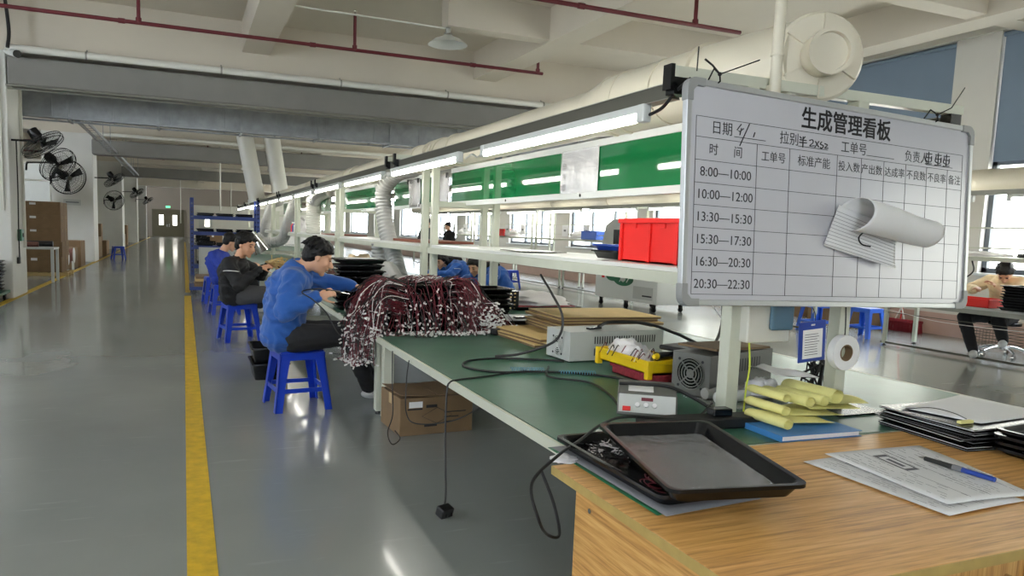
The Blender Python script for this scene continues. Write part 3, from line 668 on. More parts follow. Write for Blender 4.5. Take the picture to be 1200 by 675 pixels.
# ------------------------------------------------------------ plastic stools
def make_stool(mt='blueplastic', H=.49, top=.36, base=.47):
    t = thing('plastic_stool', 'stool', 'stool'); a, b = top/2, base/2
    s = MB().bx(-a, a, -a, a, H-.02, H); s.build('seat', mt, t, bevel=.012, seg=3)
    ap = MB()
    for sx, sy in ((1, 0), (-1, 0), (0, 1), (0, -1)):
        if sx: ap.box((sx*(a+.003), 0, H-.045), (.008, 2*a-.01, .06))
        else: ap.box((0, sy*(a+.003), H-.045), (2*a-.01, .008, .06))
    ap.build('apron', mt, t, bevel=.002)
    for sx in (-1, 1):
        for sy in (-1, 1):
            l = MB(); n = 6; W0, W1 = .085, .062
            for ax in (0, 1):
                vs = []
                for z, o, w in ((H-.02, a, W0), (.2, a+(b-a)*.55, W1), (0, b, W1*.95)):
                    for d in (0, .01):
                        for q in (0, w):
                            p = [sx*(o-d), sy*(o-q)] if ax == 0 else [sx*(o-q), sy*(o-d)]; vs.append((*p, z))
                l.add(vs, [(0, 1, 5, 4), (2, 6, 7, 3), (4, 5, 9, 8), (6, 10, 11, 7), (0, 4, 6, 2), (4, 8, 10, 6), (1, 3, 7, 5), (5, 7, 11, 9), (8, 9, 11, 10), (0, 2, 3, 1)])
            l.build('leg', mt, t)
    z = .17; o = a+(b-a)*.62-.012; m = MB()
    for s_ in (-1, 1): m.box((s_*o, 0, z), (.012, 2*o-.08, .035)).box((0, s_*o, z), (2*o-.08, .012, .035))
    m.build('cross_rail', mt, t)
    return t
st = make_stool(); st.location = (.87, 6.17, 0); st.rotation_euler.z = .12; st['label'] = 'blue plastic stool under the man in the blue jacket'; st['group'] = 'blue plastic stools along the aisle'
for x, y, rz, l in ((.66, 9.95, .2, 'blue plastic stool under the worker in the black jacket'), (.62, 12.95, .1, 'blue plastic stool under the deep blue clad worker behind'), (.55, 14.75, .1, 'empty dark blue stool behind the last seated worker of the aisle side'),
                (4.75, 10.3, 0, 'blue stool under the nearer long haired worker'), (4.85, 12, 0, 'blue stool under the farther long haired worker'), (-2.35, 31.5, .3, 'small blue stool by the cartons at the left yellow line'), (8.4, 18.6, .2, 'blue stool standing alone across the floor, seen below the shelf')):
    dup(st, (x, y, 0), rz, l, 'blue plastic stools around the hall')
st2 = make_stool('skyplastic'); st2.location = (10.42, 8.75, 0); st2.rotation_euler.z = .1; st2['label'] = 'bright blue stool below the whiteboard, left one of a pair'
dup(st2, (10.15, 9.5, 0), -.2, 'bright blue stool below the whiteboard, behind the other bright one')
# ------------------------------------------------------------ wire heap
for i in range(6):
    z = BZ+.003+.068*i
    tray('black tray in the wire covered stack beside the man in blue, %s' % ('lowest', 'second lowest', 'third lowest', 'third from top', 'second from top', 'topmost')[i], (1.87+random.uniform(-.015, .015), 6.05, z), .68, .5, .05, random.uniform(-.03, .03), group='trays under the heap of wires')
def wires(n, seed, spec):
    rnd = random.Random(seed); m = MB()
    for i in range(n):
        p = spec(rnd); red = rnd.random()
        p = [Vector(q)+Vector((rnd.uniform(-.03, .03), rnd.uniform(-.02, .02), rnd.uniform(-.02, .02) if 0 < k_ < 4 else 0)) for k_, q in enumerate(p)]; P = spline(p, 4); m.tube(P, .0028, 4, 0 if red < .55 else (1 if red < .93 else 2))
        d = (P[-1]-P[-2]).normalized(); e = P[-1]
        m.cyl(e-d*.004, e+d*.02, .0075, .0065, 5, 2)
        if rnd.random() < .28: s = P[len(P)//2]; m.cyl(s, s+(P[len(P)//2+1]-s).normalized()*.02, .007, n=5, mi=2)
    return m
def spec_front(r):
    x = r.uniform(1.55, 2.2); zt = r.choice((.79, .86, .93, 1.0, 1.06)) ; y = 5.78; L = r.uniform(.12, .4)
    ze = max(BZ+.012, zt-L); out = r.uniform(.03, .2) + (.1 if ze < .7 else 0)
    dx = r.uniform(-.12, .12)
    return [(x, y+.12, zt+.02), (x+dx*.2, y-.01, zt+.03), (x+dx*.5, y-out*.7, (zt+ze)/2+.03), (x+dx, y-out, ze), (x+dx+r.uniform(-.04, .04), y-out-r.uniform(.01, .05), ze+r.uniform(-.0, .015))]
def spec_left(r):
    y = r.uniform(5.66, 6.1); zt = r.uniform(.8, 1.08); L = r.uniform(.1, .6); x0 = 1.55; out = r.uniform(.05, .36); ze = zt-L
    if x0-out > 1.38: ze = max(BZ+.012, ze)
    else: ze = max(.46, ze)
    return [(x0+.1, y, zt), (x0-out*.4, y-.02, zt+.03), (x0-out*.9, y-.05, zt-L*.4), (x0-out, y-.08, ze), (x0-out-r.uniform(-.04, .06), y-.1, ze-r.uniform(0, .04))]
def spec_right(r):
    y = 5.72; x = r.uniform(2.15, 2.3); zt = r.uniform(.85, 1.08); out = r.uniform(.05, .38)
    ze = max(BZ+.012, zt-r.uniform(.15, .45)); o2 = out*(1 if ze < .72 else .5)
    return [(x-.1, y+.15, zt), (x, y+.05, zt+.02), (x+o2*.6, y-.03, (zt+ze)/2), (x+o2, y-.1*r.random(), ze), (x+o2+.04, y-.12, ze+.005)]
heap = thing('wire_harness_heap', 'heap of dark red and black wires with white connectors over black trays', 'wires', (0, 0, 0))
for k, (n, sp) in enumerate(((130, spec_front), (360, spec_left), (260, spec_right))):
    o = wires(n, 11+k, sp).build('wire_bundle', ['redwire', 'blackrubber', 'whitewire'], heap); o['kind'] = 'stuff'
r = random.Random(5); top = MB()
for i in range(70):
    x, y = r.uniform(1.55, 2.2), r.uniform(5.82, 6.28); a = r.uniform(0, 6.28); P = spline([(x+math.cos(a+q*.8)*.05*q, y+math.sin(a+q*.8)*.04*q, 1.075+.02*math.sin(q*1.5+a)+.01) for q in range(4)], 4)
    top.tube(P, .0025, 4, r.choice((0, 0, 1, 2)))
o = top.build('loose_wires', ['redwire', 'blackrubber', 'whitewire'], heap); o['kind'] = 'stuff'
# ------------------------------------------------------------ things on the benches behind
def stack(n, label, loc, w, l, h=.045, dz=.04, m='blackplastic', seed=1, group=None):
    rnd = random.Random(seed)
    for i in range(n):
        pos = 'bottom' if i == 0 else ('top' if i == n-1 else '%s' % ('', 'second', 'third', 'fourth', 'fifth', 'sixth', 'seventh', 'eighth', 'ninth')[i])
        tray('black tray %s, %s from the bottom' % (label, pos) if 0 < i < n-1 else 'black tray %s, at the %s' % (label, pos), (loc[0]+rnd.uniform(-.02, .02), loc[1]+rnd.uniform(-.02, .02), loc[2]+dz*i), w, l, h, rnd.uniform(-.06, .06), m, group or 'black trays '+label)
stack(9, 'stacked behind the wire heap', (1.7, 7.6, BZ+.003), .46, .42, dz=.06, seed=3)
quad_sheet('paper_sheet', [(1.55, 7.45), (1.88, 7.45), (1.88, 7.75), (1.55, 7.75)], BZ+.53, 'paper', 'white sheet on top of the black trays behind the wire heap', 'paper')
stack(6, 'stacked between post pair and the leaning women', (2.75, 6.75, BZ+.003), .5, .4, dz=.05, seed=4)
stack(4, 'on the bench near the worker in black', (1.9, 9.9, BZ+.003), .5, .6, dz=.05, seed=6)
stack(3, 'on the bench beyond the funnel nozzle', (1.8, 13.5, BZ+.003), .5, .6, dz=.05, seed=8)
for i, (x, y) in enumerate(((1.72, 5.0+1.75), )):
    pass
t = thing('circuit_panel', 'green circuit board panel in front of the man in the blue jacket', 'circuit board', (1.62, 6.5, BZ+.002), .1)
MB().bx(-.2, .2, -.1, .12, 0, .012).build('board', 'pcb', t); m = MB()
for i in range(8):
    for j in range(4): m.bx(-.18+i*.048, -.16+i*.048, -.08+j*.05, -.05+j*.05, .012, .022)
m.build('chip', 'blackplastic', t)
t = thing('solder_spool', 'small brass coloured solder spool beside the circuit boards', 'spool', (1.5, 6.18, BZ+.002))
MB().lathe([(.001, 0), (.03, 0), (.03, .006), (.022, .008), (.022, .05), (.03, .052), (.03, .058), (.001, .058)]).build('reel', 'tan', t, smooth=True); MB().cyl((0, 0, .01), (0, 0, .048), .0235, n=20).build('solder', 'chrome', t)
# plastic bag heap behind post, far bench clutter
def bag(label, c, r, m='whitebag', seed=0, name='plastic_bag'):
    o = MB(); rr = Vector((seed*3.1, seed, 0))
    def f(u, v):
        a = u*2*PI; p = v*PI/2; d = Vector((math.cos(a)*math.cos(p), math.sin(a)*math.cos(p), math.sin(p)))
        k = 1+.28*noise.noise(d*3+rr)+.12*noise.noise(d*9+rr); return Vector((d.x*r[0]*k, d.y*r[1]*k, max(0.001, d.z*r[2]*k)))
    o.grid(f, 28, 14); b = o.build(name, m, smooth='all'); b.location = c; return tag(b, label, 'bag')
bag('crumpled clear plastic bag on the bench beside the leaning women', (3.75, 7.75, BZ+.05), (.45, .5, .12), seed=3)
tray('black tray with dark red lining under the crumpled plastic bag', (3.78, 7.7, BZ+.003), .8, .9, .04)
tag(MB().bx(3.42, 4.14, 7.3, 8.1, BZ+.01, BZ+.045).build('red_foam', 'redcloth', bevel=.01), 'dark red lining lying in the tray under the plastic bag', 'foam')
t = thing('component_rack', 'dark slotted component magazine stack beside the right post pair', 'rack', (3.18, 7.5, BZ+.002), .05)
MB().bx(-.24, .24, -.2, .2, 0, .21).build('case', 'blackplastic', t, bevel=.004); m = MB()
for i in range(5):
    for j in range(9): m.bx(-.22+j*.05, -.203+j*.05, -.204, -.2, .02+i*.04, .03+i*.04)
m.build('slot', 'tan', t)
quad_sheet('paper_sheet', [(3.0, 7.35), (3.35, 7.35), (3.35, 7.65), (3.0, 7.65)], BZ+.215, 'paper', 'white sheet on the dark component magazines', 'paper')
bag('beige cloth bundle on the bench behind the man in blue', (2.6, 11.6, BZ), (.35, .4, .42), 'beigecloth', 6, 'cloth_bundle')
bag('white plastic bag on the far part of the bench', (2.9, 16.5, BZ), (.3, .35, .5), 'whitebag', 9)
tag(MB().tube([(2.2+random.uniform(-.25, .25), 11+random.uniform(-.2, .2), BZ+.02+random.random()*.22) for i in range(90)], .008, 5).build('wire_tangle', 'copper'), 'brown tangle of loose wires at the foot of the beige bundle', 'wires', kind='stuff')
# shelf top items
t = thing('storage_crate', 'bright red plastic crate on the rack shelf', 'crate', (2.75, 3.69, 1.356))
cm = MB(); w, l, h = .19, .3, .262
cm.bx(-w, w, -l, l, 0, .008).bx(-w, -w+.006, -l, l, 0, h).bx(w-.006, w, -l, l, 0, h).bx(-w, w, -l, -l+.006, 0, h).bx(-w, w, l-.006, l, 0, h)
cm.build('body', 'redplastic', t); m = MB()
m.bx(-w-.014, -w, -l-.014, l+.014, h-.03, h).bx(w, w+.014, -l-.014, l+.014, h-.03, h).bx(-w, w, -l-.014, -l, h-.03, h).bx(-w, w, l, l+.014, h-.03, h)
m.build('rim', 'redplastic', t, bevel=.003); RB = lambda *q: MB().bx(*q).build('rib', 'redplastic', t, bevel=.002)
for y in (-.285, -.02, .28): RB(-w-.012, -w, y-.014, y+.014, .0, h-.03)
for y in (-.15, .14): RB(-w-.008, -w, y-.02, y+.02, h-.06, h-.03)
for x in (-.12, 0, .12): RB(x-.012, x+.012, -l-.012, -l, 0, h-.03)
tray('black tray beside the red crate on the shelf, lower one', (2.75, 4.18, 1.357), .38, .3, .055)
tray('deep blue tray stacked on the black one beside the red crate', (2.76, 4.2, 1.4), .36, .3, .05, .05, 'bluetag')
tag(MB().bx(2.5, 2.9, 5.3, 5.75, 1.356, 1.362).build('flat_sheet', 'blackplastic', bevel=.002), 'thin dark sheet lying on the shelf left of the black trays', 'sheet')
tag(MB().bx(2.55, 3.1, 7.9, 9.4, 1.356, 1.385).build('brown_board', 'rust', bevel=.003), 'long brown board lying on the second rack shelf', 'board')
tag(MB().bx(2.5, 3.05, 13.0, 14.6, 1.356, 1.375).build('brown_board', 'rust', bevel=.003), 'long brown board lying on the third rack shelf', 'board')
for i, (y, c, l) in enumerate(((17.95, 'yellowplastic', 'yellow bottle on the fourth rack shelf'), (18.15, 'ivory', 'white bottle with label on the fourth rack shelf'), (18.4, 'bluetag', 'blue bottle on the fourth rack shelf'), (18.65, 'redplastic', 'red topped bottle on the fourth rack shelf'))):
    t = thing('bottle', l, 'bottle', (2.5, y, 1.356)); MB().lathe([(.001, 0), (.05, 0), (.05, .15), (.02, .18), (.02, .2), (.001, .2)], n=14).build('body', c, t, smooth=True); MB().cyl((0, 0, .2), (0, 0, .235), .024, n=12).build('cap', 'whitewire', t)
bag('clear bag of parts on the fourth rack shelf', (2.75, 19.3, 1.356), (.2, .3, .35), seed=12)
tag(MB().tube(spline([(2.47, 4.9, 1.2), (2.42, 4.75, 1.17), (2.38, 4.55, 1.1), (2.37, 4.35, .95), (2.3, 4.3, .8), (2.1, 4.4, .7), (1.95, 4.5, .668)], 8), .009, 7).build('power_cable', 'blackrubber', smooth=True), 'thick black cable drooping from under the shelf to the bench', 'cable')
# ------------------------------------------------------------ nearest bench items
bd = [((2.72, 5.28), .62, .85, -.08), ((2.74, 5.15), .6, .8, .02), ((2.74, 5.25), .6, .8, -.05)]
for i in range(3):
    (x, y), w, l, rz = bd[i]
    t = thing('padded_board', 'tan board with brown edge in the low left pile on the green mat, %s' % ('bottom', 'middle', 'top')[i], 'board', (x, y, BZ+.001+.022*i), rz+.1)
    MB().bx(-w/2, w/2, -l/2, l/2, .0, .016).build('core', 'carddark', t); MB().bx(-w/2-.002, w/2+.002, -l/2-.002, l/2+.002, .016, .0205).build('face', 'tan', t)
for i in range(6):
    t = thing('padded_board', 'tan board with brown edge in the tall pile behind the grey power supply, %s' % ('lowest', 'second', 'third', 'fourth', 'fifth', 'topmost')[i], 'board', (3.2+random.uniform(-.03, .03), 5.35+random.uniform(-.03, .03), BZ+.068+.0235*i if i else BZ+.068), random.uniform(-.05, .05)-.05)
    MB().bx(-.45, .45, -.33, .33, .0, .017).build('core', 'carddark', t); MB().bx(-.452, .452, -.332, .332, .017, .0215).build('face', 'tan', t)
tag(MB().bx(2.78, 3.6, 5.05, 5.66, BZ+.001, BZ+.066).build('support_board', 'carddark', bevel=.004), 'brown corrugated slab under the tall pile of tan boards', 'board')
t = thing('tablet_case', 'flat black case with a white sheet on top beside the wire heap', 'case', (2.75, 6.12, BZ+.05), -.1)
MB().bx(-.33, .33, -.25, .25, -.05, .02).build('case', 'blackplastic', t, bevel=.01); MB().bx(-.3, .3, -.22, .22, .021, .024).build('sheet', 'paper', t); MB().bx(.05, .2, -.12, -.04, .0245, .04).build('eraser', 'blackplastic', t, bevel=.004)
t = thing('power_adapter', 'small black power brick at the foot of the wire heap', 'adapter', (2.42, 5.55, BZ+.001), .5)
MB().bx(-.06, .06, -.035, .035, 0, .05).build('body', 'blackrubber', t, bevel=.008); MB().tube(spline([(.06, 0, .02), (.12, .0, .01), (.2, .06, .006)], 5), .004, 5).build('lead', 'blackrubber', t)
def psu(label, loc, rz, L, Wd, H, m, fan, vents):
    t = thing('power_supply', label, 'power supply', loc, rz)
    MB().bx(0, L, -Wd/2, Wd/2, .008, H).build('case', m, t, bevel=.003)
    for x in (.03, L-.03):
        for y in (-Wd/2+.03, Wd/2-.03): MB().cyl((x, y, 0), (x, y, .01), .012).build('foot', 'blackrubber', t)
    f = MB(); c = Vector((-.001, fan[0], fan[1])); R_ = fan[2]
    f.cyl(c, c+Vector((-.001, 0, 0)), R_, n=32); fo = f.build('fan_opening', 'blackplastic', t)
    g = MB()
    for q in (.25, .45, .65, .85, 1.0): g.tube([c+Vector((-.003, R_*q*math.cos(a), R_*q*math.sin(a))) for a in np.linspace(0, 2*PI, 24, endpoint=False)], .0035, 5, closed=True)
    for a in (0, PI/2): g.cyl(c+Vector((-.003, R_*math.cos(a+.8), R_*math.sin(a+.8))), c+Vector((-.003, -R_*math.cos(a+.8), -R_*math.sin(a+.8))), .004)
    g.cyl(c+Vector((-.002, 0, 0)), c+Vector((-.005, 0, 0)), R_*.22, n=16); g.build('fan_guard', m, fo)
    for y in (-1, 1):
        for z in (-1, 1): MB().cyl(c+Vector((-.002, y*R_*.85, z*R_*.85)), c+Vector((-.004, y*R_*.85, z*R_*.85)), .008, n=8).build('screw', 'ink', t)
    v = MB()
    for x0, x1, z0, z1, n in vents:
        for i in range(n): x = x0+(x1-x0)*i/(n-1); v.bx(x-.004, x+.004, -Wd/2-.0012, -Wd/2, z0, z1)
    v.build('vent_slot', 'ink', t)
    return t
ps = psu('light grey power supply with a fan, behind the yellow bin', (2.36, 4.38, BZ), .06, .78, .3, .205, 'metalgrey', (-.0, .1, .065), [(.2, .7, .12, .17, 26), (.2, .45, .04, .09, 14)])
t = thing('clamp_handle', 'small black clip lying on the light grey power supply', 'clip', (2.62, 4.35, BZ+.206), .3); MB().bx(-.06, .06, -.02, .02, 0, .014).build('bar', 'blackplastic', t, bevel=.004)
cable('thick black cable running over the light grey power supply', [(2.66, 4.36, .88), (2.8, 4.42, .9), (3.05, 4.35, .895), (3.2, 4.2, .84), (3.32, 4.0, .78), (3.5, 4.1, .9), (3.75, 4.4, 1.1)], .011)
ps2 = psu('dark grey power supply with round fan grille beside the front post', (2.53, 3.18, BZ+.0), .3, .62, .24, .235, 'greycase', (-.0, .125, .085), [(.28, .36, .13, .2, 1+3), (.4, .48, .13, .2, 4), (.2, .27, .05, .1, 4)])
tag(MB().box((2.85, 3.3, BZ+.25), (.5, .26, .012), rot(0, .03, .25)).build('flat_carton', 'carddark', bevel=.002), 'flat piece of grey brown card lying on the dark grey power supply', 'card')
t = thing('paper_tag', 'white paper label on the corner of the dark power supply', 'label', (2.66, 3.09, BZ+.1)); MB().bx(-.012, .012, -.0008, 0, 0, .1).build('sheet', 'paper', t)
# yellow bin with contents over a dark red one
def bin_(label, loc, w, l, h, m, legs=True, rz=0):
    t = thing('parts_bin', label, 'bin', loc, rz); w/=2; l/=2
    MB().bx(-w, w, -l, l, 0, .006).bx(-w, -w+.005, -l, l, 0, h).bx(w-.005, w, -l, l, 0, h).bx(-w, w, -l, -l+.005, 0, h).bx(-w, w, l-.005, l, 0, h).build('body', m, t)
    MB().bx(-w-.012, -w, -l-.012, l+.012, h-.02, h+.004).bx(w, w+.012, -l-.012, l+.012, h-.02, h+.004).bx(-w, w, -l-.012, -l, h-.02, h+.004).bx(-w, w, l, l+.012, h-.02, h+.004).build('rim', m, t, bevel=.003)
    if legs:
        for x in (-w, w):
            for y in (-l, l): MB().bx(x-.018, x+.018, y-.018, y+.018, -.03, h+.004).build('corner_foot', m, t, bevel=.004)
    return t
bin_('dark red bin underneath the yellow one', (2.6, 3.66, BZ+.001), .22, .46, .06, 'redcloth', False)
bin_('yellow parts bin full of white sleeves and wires', (2.57, 3.72, BZ+.07), .24, .54, .073, 'yellowplastic', True)
bag('clump of white sleeves piled in the yellow bin', (2.57, 3.82, BZ+.08), (.1, .2, .13), 'whitebag', 2, 'sleeve_bundle')
t = thing('screwdriver', 'black handled driver lying over the yellow bin', 'tool', (2.62, 3.5, BZ+.165), (0, .05, .35)); MB().cyl((-.12, 0, 0), (.12, 0, 0), .026, .022, 14).build('handle', 'blackplastic', t, smooth=True); MB().cyl((-.15, 0, 0), (-.12, 0, 0), .012, .02, 12).build('tip', 'yellowplastic', t)
tag(MB().box((2.8, 3.55, BZ+.2), (.3, .22, .03), rot(0, 0, .3)).build('black_pouch', 'blackrubber', bevel=.012), 'flat black pouch on the bin edge next to the dark power supply', 'pouch')
r = random.Random(9); m = MB()
for i in range(26):
    x, y = r.uniform(2.48, 2.66), r.uniform(3.5, 3.98); P = spline([(x, y, BZ+.15+r.random()*.03), (x-.03, y-.03, BZ+.18), (x-.08, y-.05, BZ+.15-r.random()*.03)], 4); m.tube(P, .003, 4, r.choice((0, 1, 2)))
tag(m.build('loose_wires', ['redwire', 'blackrubber', 'whitewire']), 'loose little wires in the yellow bin', 'wires', kind='stuff')
# controller
t = thing('temperature_controller', 'dark grey controller box with three round knobs and a red switch', 'controller', (2.118, 2.985, BZ), -.588)
prof = [(-.16, 0), (-.16, .012), (-.12, .1), (.15, .115), (.15, 0)]
R90 = Matrix(((0, 0, 1), (1, 0, 0), (0, 1, 0)))   # prism: (x,y)->(Y,Z), extrude along X
MB().prism(prof, -.14, .14, R=R90).build('case', 'greycase', t, bevel=.006)
nrmp = Vector((0, -.088, .04)).normalized(); dn = Vector((0, .04, .088)).normalized(); oc = Vector((0, -.16, .012))
Rp = Matrix((Vector((1, 0, 0)), dn, nrmp)).transposed()
pf = MB().box(oc+dn*.048+nrmp*.0015, (.265, .088, .003), Rp).build('front_panel', 'metalgrey', t, bevel=.001)
for i in range(3): MB().cyl(oc+dn*.042+Vector((-.045+.04*i, 0, 0)), oc+dn*.042+Vector((-.045+.04*i, 0, 0))+nrmp*.014, .012, .0105, 16).build('knob', 'whitewire', pf, smooth=True)
MB().box(oc+dn*.02+nrmp*.006+Vector((-.095, 0, 0)), (.038, .022, .012), Rp).build('switch', 'redplastic', pf, bevel=.002)
MB().box(oc+dn*.07+nrmp*.004+Vector((.0, 0, 0)), (.055, .016, .004), Rp).build('display', 'redwire', pf)
MB().box((-.03, -.02, .1085), (.12, .13, .002), rot(.055)).build('top_label', 'paper', t)
cable('black coiled power lead lying on the controller box', [(2.0, 3.05, .78), (2.08, 2.98, .785), (2.2, 2.88, .78), (2.32, 2.72, .7), (2.3, 2.66, .69), (2.45, 2.62, .68), (2.6, 2.62, .675)], .009)
t = thing('power_strip', 'black box of plugs between the controller and the trays', 'power strip', (2.16, 2.62, BZ+.001), -.1); MB().bx(-.3, .32, -.05, .06, 0, .05).build('body', 'blackrubber', t, bevel=.008); MB().bx(.05, .15, -.02, .04, .05, .085).build('plug', 'blackplastic', t, bevel=.006)
# cables on the mat
cable('long black cable looping across the green mat to the desk edge', [(2.35, 4.26, .664), (2.2, 4.35, .664), (1.95, 4.45, .664), (1.72, 4.4, .664), (1.62, 4.2, .664), (1.75, 4.0, .664), (2.05, 3.95, .664), (2.35, 3.75, .664), (2.45, 3.4, .664), (2.3, 3.2, .664)], .007)
cable('thin black lead crossing the bench edge and hanging to the floor by the plug', [(1.95, 4.02, .661), (1.62, 3.9, .661), (1.45, 3.85, .661), (1.385, 3.82, .655), (1.36, 3.8, .6), (1.33, 3.72, .35), (1.3, 3.6, .1), (1.27, 3.54, .03)], .0055)
t = thing('mains_plug', 'black mains plug hanging just above the floor in front of the bench', 'plug', (1.262, 3.52, .004), (.3, 0, .4)); MB().bx(-.04, .04, -.03, .03, 0, .055).build('body', 'blackrubber', t, bevel=.008); MB().bx(-.02, -.015, -.045, -.03, .02, .035).bx(.015, .02, -.045, -.03, .02, .035).build('prong', 'chrome', t)
cable('thin dark lead drooping below the bench in front of the carton', [(1.38, 4.62, .64), (1.36, 4.6, .5), (1.35, 4.55, .3), (1.4, 4.45, .25), (1.6, 4.3, .3), (1.7, 4.1, .45), (1.6, 3.9, .62)], .004)
cable('thin looped lead hanging beside the bench leg', [(1.37, 5.0, .64), (1.36, 4.95, .42), (1.34, 4.85, .22), (1.28, 4.75, .12), (1.3, 4.7, .05), (1.36, 4.72, .08), (1.33, 4.75, .13)], .004)
cable('black cable looping off the desk corner beside the trays', [(2.35, 2.78, .72), (2.1, 2.62, .7), (1.8, 2.66, .72), (1.6, 2.55, .73), (1.42, 2.42, .71), (1.27, 2.32, .69), (1.14, 2.26, .62), (1.12, 2.16, .53), (1.19, 2.22, .44), (1.255, 2.25, .42), (1.275, 2.34, .5), (1.26, 2.42, .6)], .006)
cable('black cable curling between the yellow bin and the grey power supply', [(2.15, 4.1, .665), (2.0, 3.8, .665), (2.15, 3.6, .665), (2.1, 3.3, .665), (2.0, 3.05, .665)], .006)
def coil(label, a, b, r, turns):
    P = []; a = Vector(a); b = Vector(b); d = (b-a); q = d.normalized().to_track_quat('Z', 'Y').to_matrix()
    for i in range(turns*10+1): f = i/(turns*10); P.append(a+d*f + q @ Vector((r*math.cos(2*PI*turns*f), r*math.sin(2*PI*turns*f), 0)))
    tag(MB().tube([p-P[0] for p in P], .0016, 5).build('coiled_cord', 'teal', loc=P[0], smooth=True), label, 'cord')
coil('left light blue coiled cord on the green mat', (1.85, 4.02, .675), (2.05, 3.96, .675), .013, 14); coil('right light blue coiled cord on the green mat', (2.1, 3.86, .675), (2.32, 3.8, .675), .013, 14)
cable('thin white wire hanging from the shelf behind the crate', [(3.2, 4.0, 1.2), (3.35, 3.85, .9), (3.42, 3.8, .665)], .004, 'whitewire')
# post attachments
t = thing('breaker_box', 'ivory breaker box with smoked blue cover fixed to the front post', 'electrical box', (2.6, 2.74, 1.02))
MB().bx(-.12, .14, -.02, .06, 0, .22).build('housing', 'ivory', t, bevel=.008); MB().bx(-.0, .135, -.05, -.021, .06, .2).build('cover', 'smoke', t, bevel=.012); MB().bx(.03, .1, -.024, -.0205, .09, .16).build('breaker', 'blackplastic', t)
cable('yellow green earth wire running down beside the front post', [(2.53, 2.76, 1.02), (2.535, 2.75, .9), (2.515, 2.74, .8), (2.5, 2.73, .68)], .0045, 'yellowgreen')
t = thing('badge_holder', 'blue badge holder with a printed card hanging under the whiteboard', 'badge', (2.83, 2.66, .93), (.02, -.08, 0))
MB().bx(-.085, .085, -.004, .004, 0, .2).build('frame', 'bluetag', t, bevel=.008); MB().bx(-.062, .062, -.0055, -.0045, .018, .16).build('card', 'paper', t); m = MB()
for i in range(9): m.bx(-.05, .045-random.random()*.02, -.0062, -.0056, .035+i*.0125, .038+i*.0125)
m.build('print', 'lightline', t); MB().bx(-.012, .012, -.0055, -.0045, .178, .186).build('slot', 'whitewire', t)
cable('thin cord holding the blue badge holder', [(2.83, 2.655, 1.12), (2.832, 2.66, 1.16), (2.835, 2.68, 1.19)], .002)
t = thing('tape_roll', 'white tape roll hung on a cord in front of the second post', 'tape', (3.06, 2.68, .965), (math.radians(90), 0, 0))
MB().lathe([(.042, -.02), (.088, -.02), (.088, .02), (.042, .02), (.042, -.02)], n=32).build('tape', 'paper', t, smooth=True); MB().lathe([(.036, -.021), (.042, -.021), (.042, .021), (.036, .021), (.036, -.021)], n=32).build('core', 'carddark', t, smooth=True)
cable('dark cord holding the white tape roll', [(3.06, 2.68, 1.0), (3.06, 2.68, 1.1), (3.06, 2.69, 1.215)], .003)
quad_sheet('paper_sheet', [(2.9, 2.95), (3.1, 2.85), (3.12, 3.2), (2.92, 3.3)], .78, 'paper', 'white sheet leaning out between the two front posts', 'paper', wave=.02)
# white bundle & clutter behind posts on bench
bag('small white plastic bag between the front posts', (2.86, 3.0, BZ+.04), (.1, .09, .08), 'whitebag', 4)
for i, (y, l) in enumerate(((2.98, 'white roll of sleeves lying behind the yellow papers'), (3.08, 'grey tube lying behind the white roll'))):
    tag(MB().cyl((2.55, y, BZ+.035+.0*i), (3.05, y+.05, BZ+.035), .03, n=14).build('sleeve_roll', ('whiteacryl', 'hose')[i], smooth=True), l, 'roll')
tag(MB().bx(2.5, 3.3, 2.86, 3.2, BZ+.001, BZ+.006).build('plastic_sheet', 'plasticfilm'), 'clear plastic sheet spread on the bench behind the yellow papers', 'sheet')
r = random.Random(3)
tag(MB().tube([(3.2+r.uniform(-.06, .06), 2.98+r.uniform(-.05, .05), BZ+.02+r.random()*.2) for i in range(40)], .007, 5).build('cable_bundle', 'blackrubber'), 'bundled black cables tied behind the second front post', 'cables', kind='stuff')
# ------------------------------------------------------------ desk items
quad_sheet('paper_sheet', [(1.335, 2.52), (1.335, 1.79), (1.45, 1.8), (1.5, 2.5)], BZ+.002, 'greenlogo', 'green edged card under the black trays at the desk edge', 'card', .002, wave=.0005)
quad_sheet('paper_sheet', [(1.345, 2.51), (1.35, 1.765), (1.75, 1.8), (1.75, 2.5)], BZ+.006, 'papergrey', 'grey printed sheet sticking out under the lower black tray', 'paper', wave=.0005)
tray('lower black tray on the desk, holding small wires', (1.585, 2.15, BZ+.011), .44, .68, .045, .0)
tray('upper black tray lying askew on the desk, half over the lower tray', (1.605, 1.985, BZ+.078), .42, .655, .05, -.2, R=(.03, -.02, -.225))
r = random.Random(2); m = MB()
for i in range(60):
    x, y = r.uniform(1.42, 1.6), r.uniform(2.2, 2.42); P = spline([(x+r.uniform(-.04, .04), y+r.uniform(-.04, .04), BZ+.02+r.random()*.025) for q in range(4)], 4); m.tube(P, .0025, 4, r.choice((0, 0, 0, 1)))
for i in range(14): 
    x, y = r.uniform(1.42, 1.55), r.uniform(1.9, 2.0); m.tube(spline([(x+.03*math.cos(a), y+.05*math.sin(a), BZ+.03+.002*i) for a in np.linspace(0, 5, 6)], 3), .0022, 4, 2)
tag(m.build('wire_offcuts', ['blackrubber', 'whitewire', 'redwire']), 'tangled wire offcuts lying in the lower black tray', 'wires', kind='stuff')
t = thing('film_sheet', 'crumpled clear film lying in the upper black tray', 'film', (1.605, 1.985, BZ+.086), (.03, -.02, -.225))
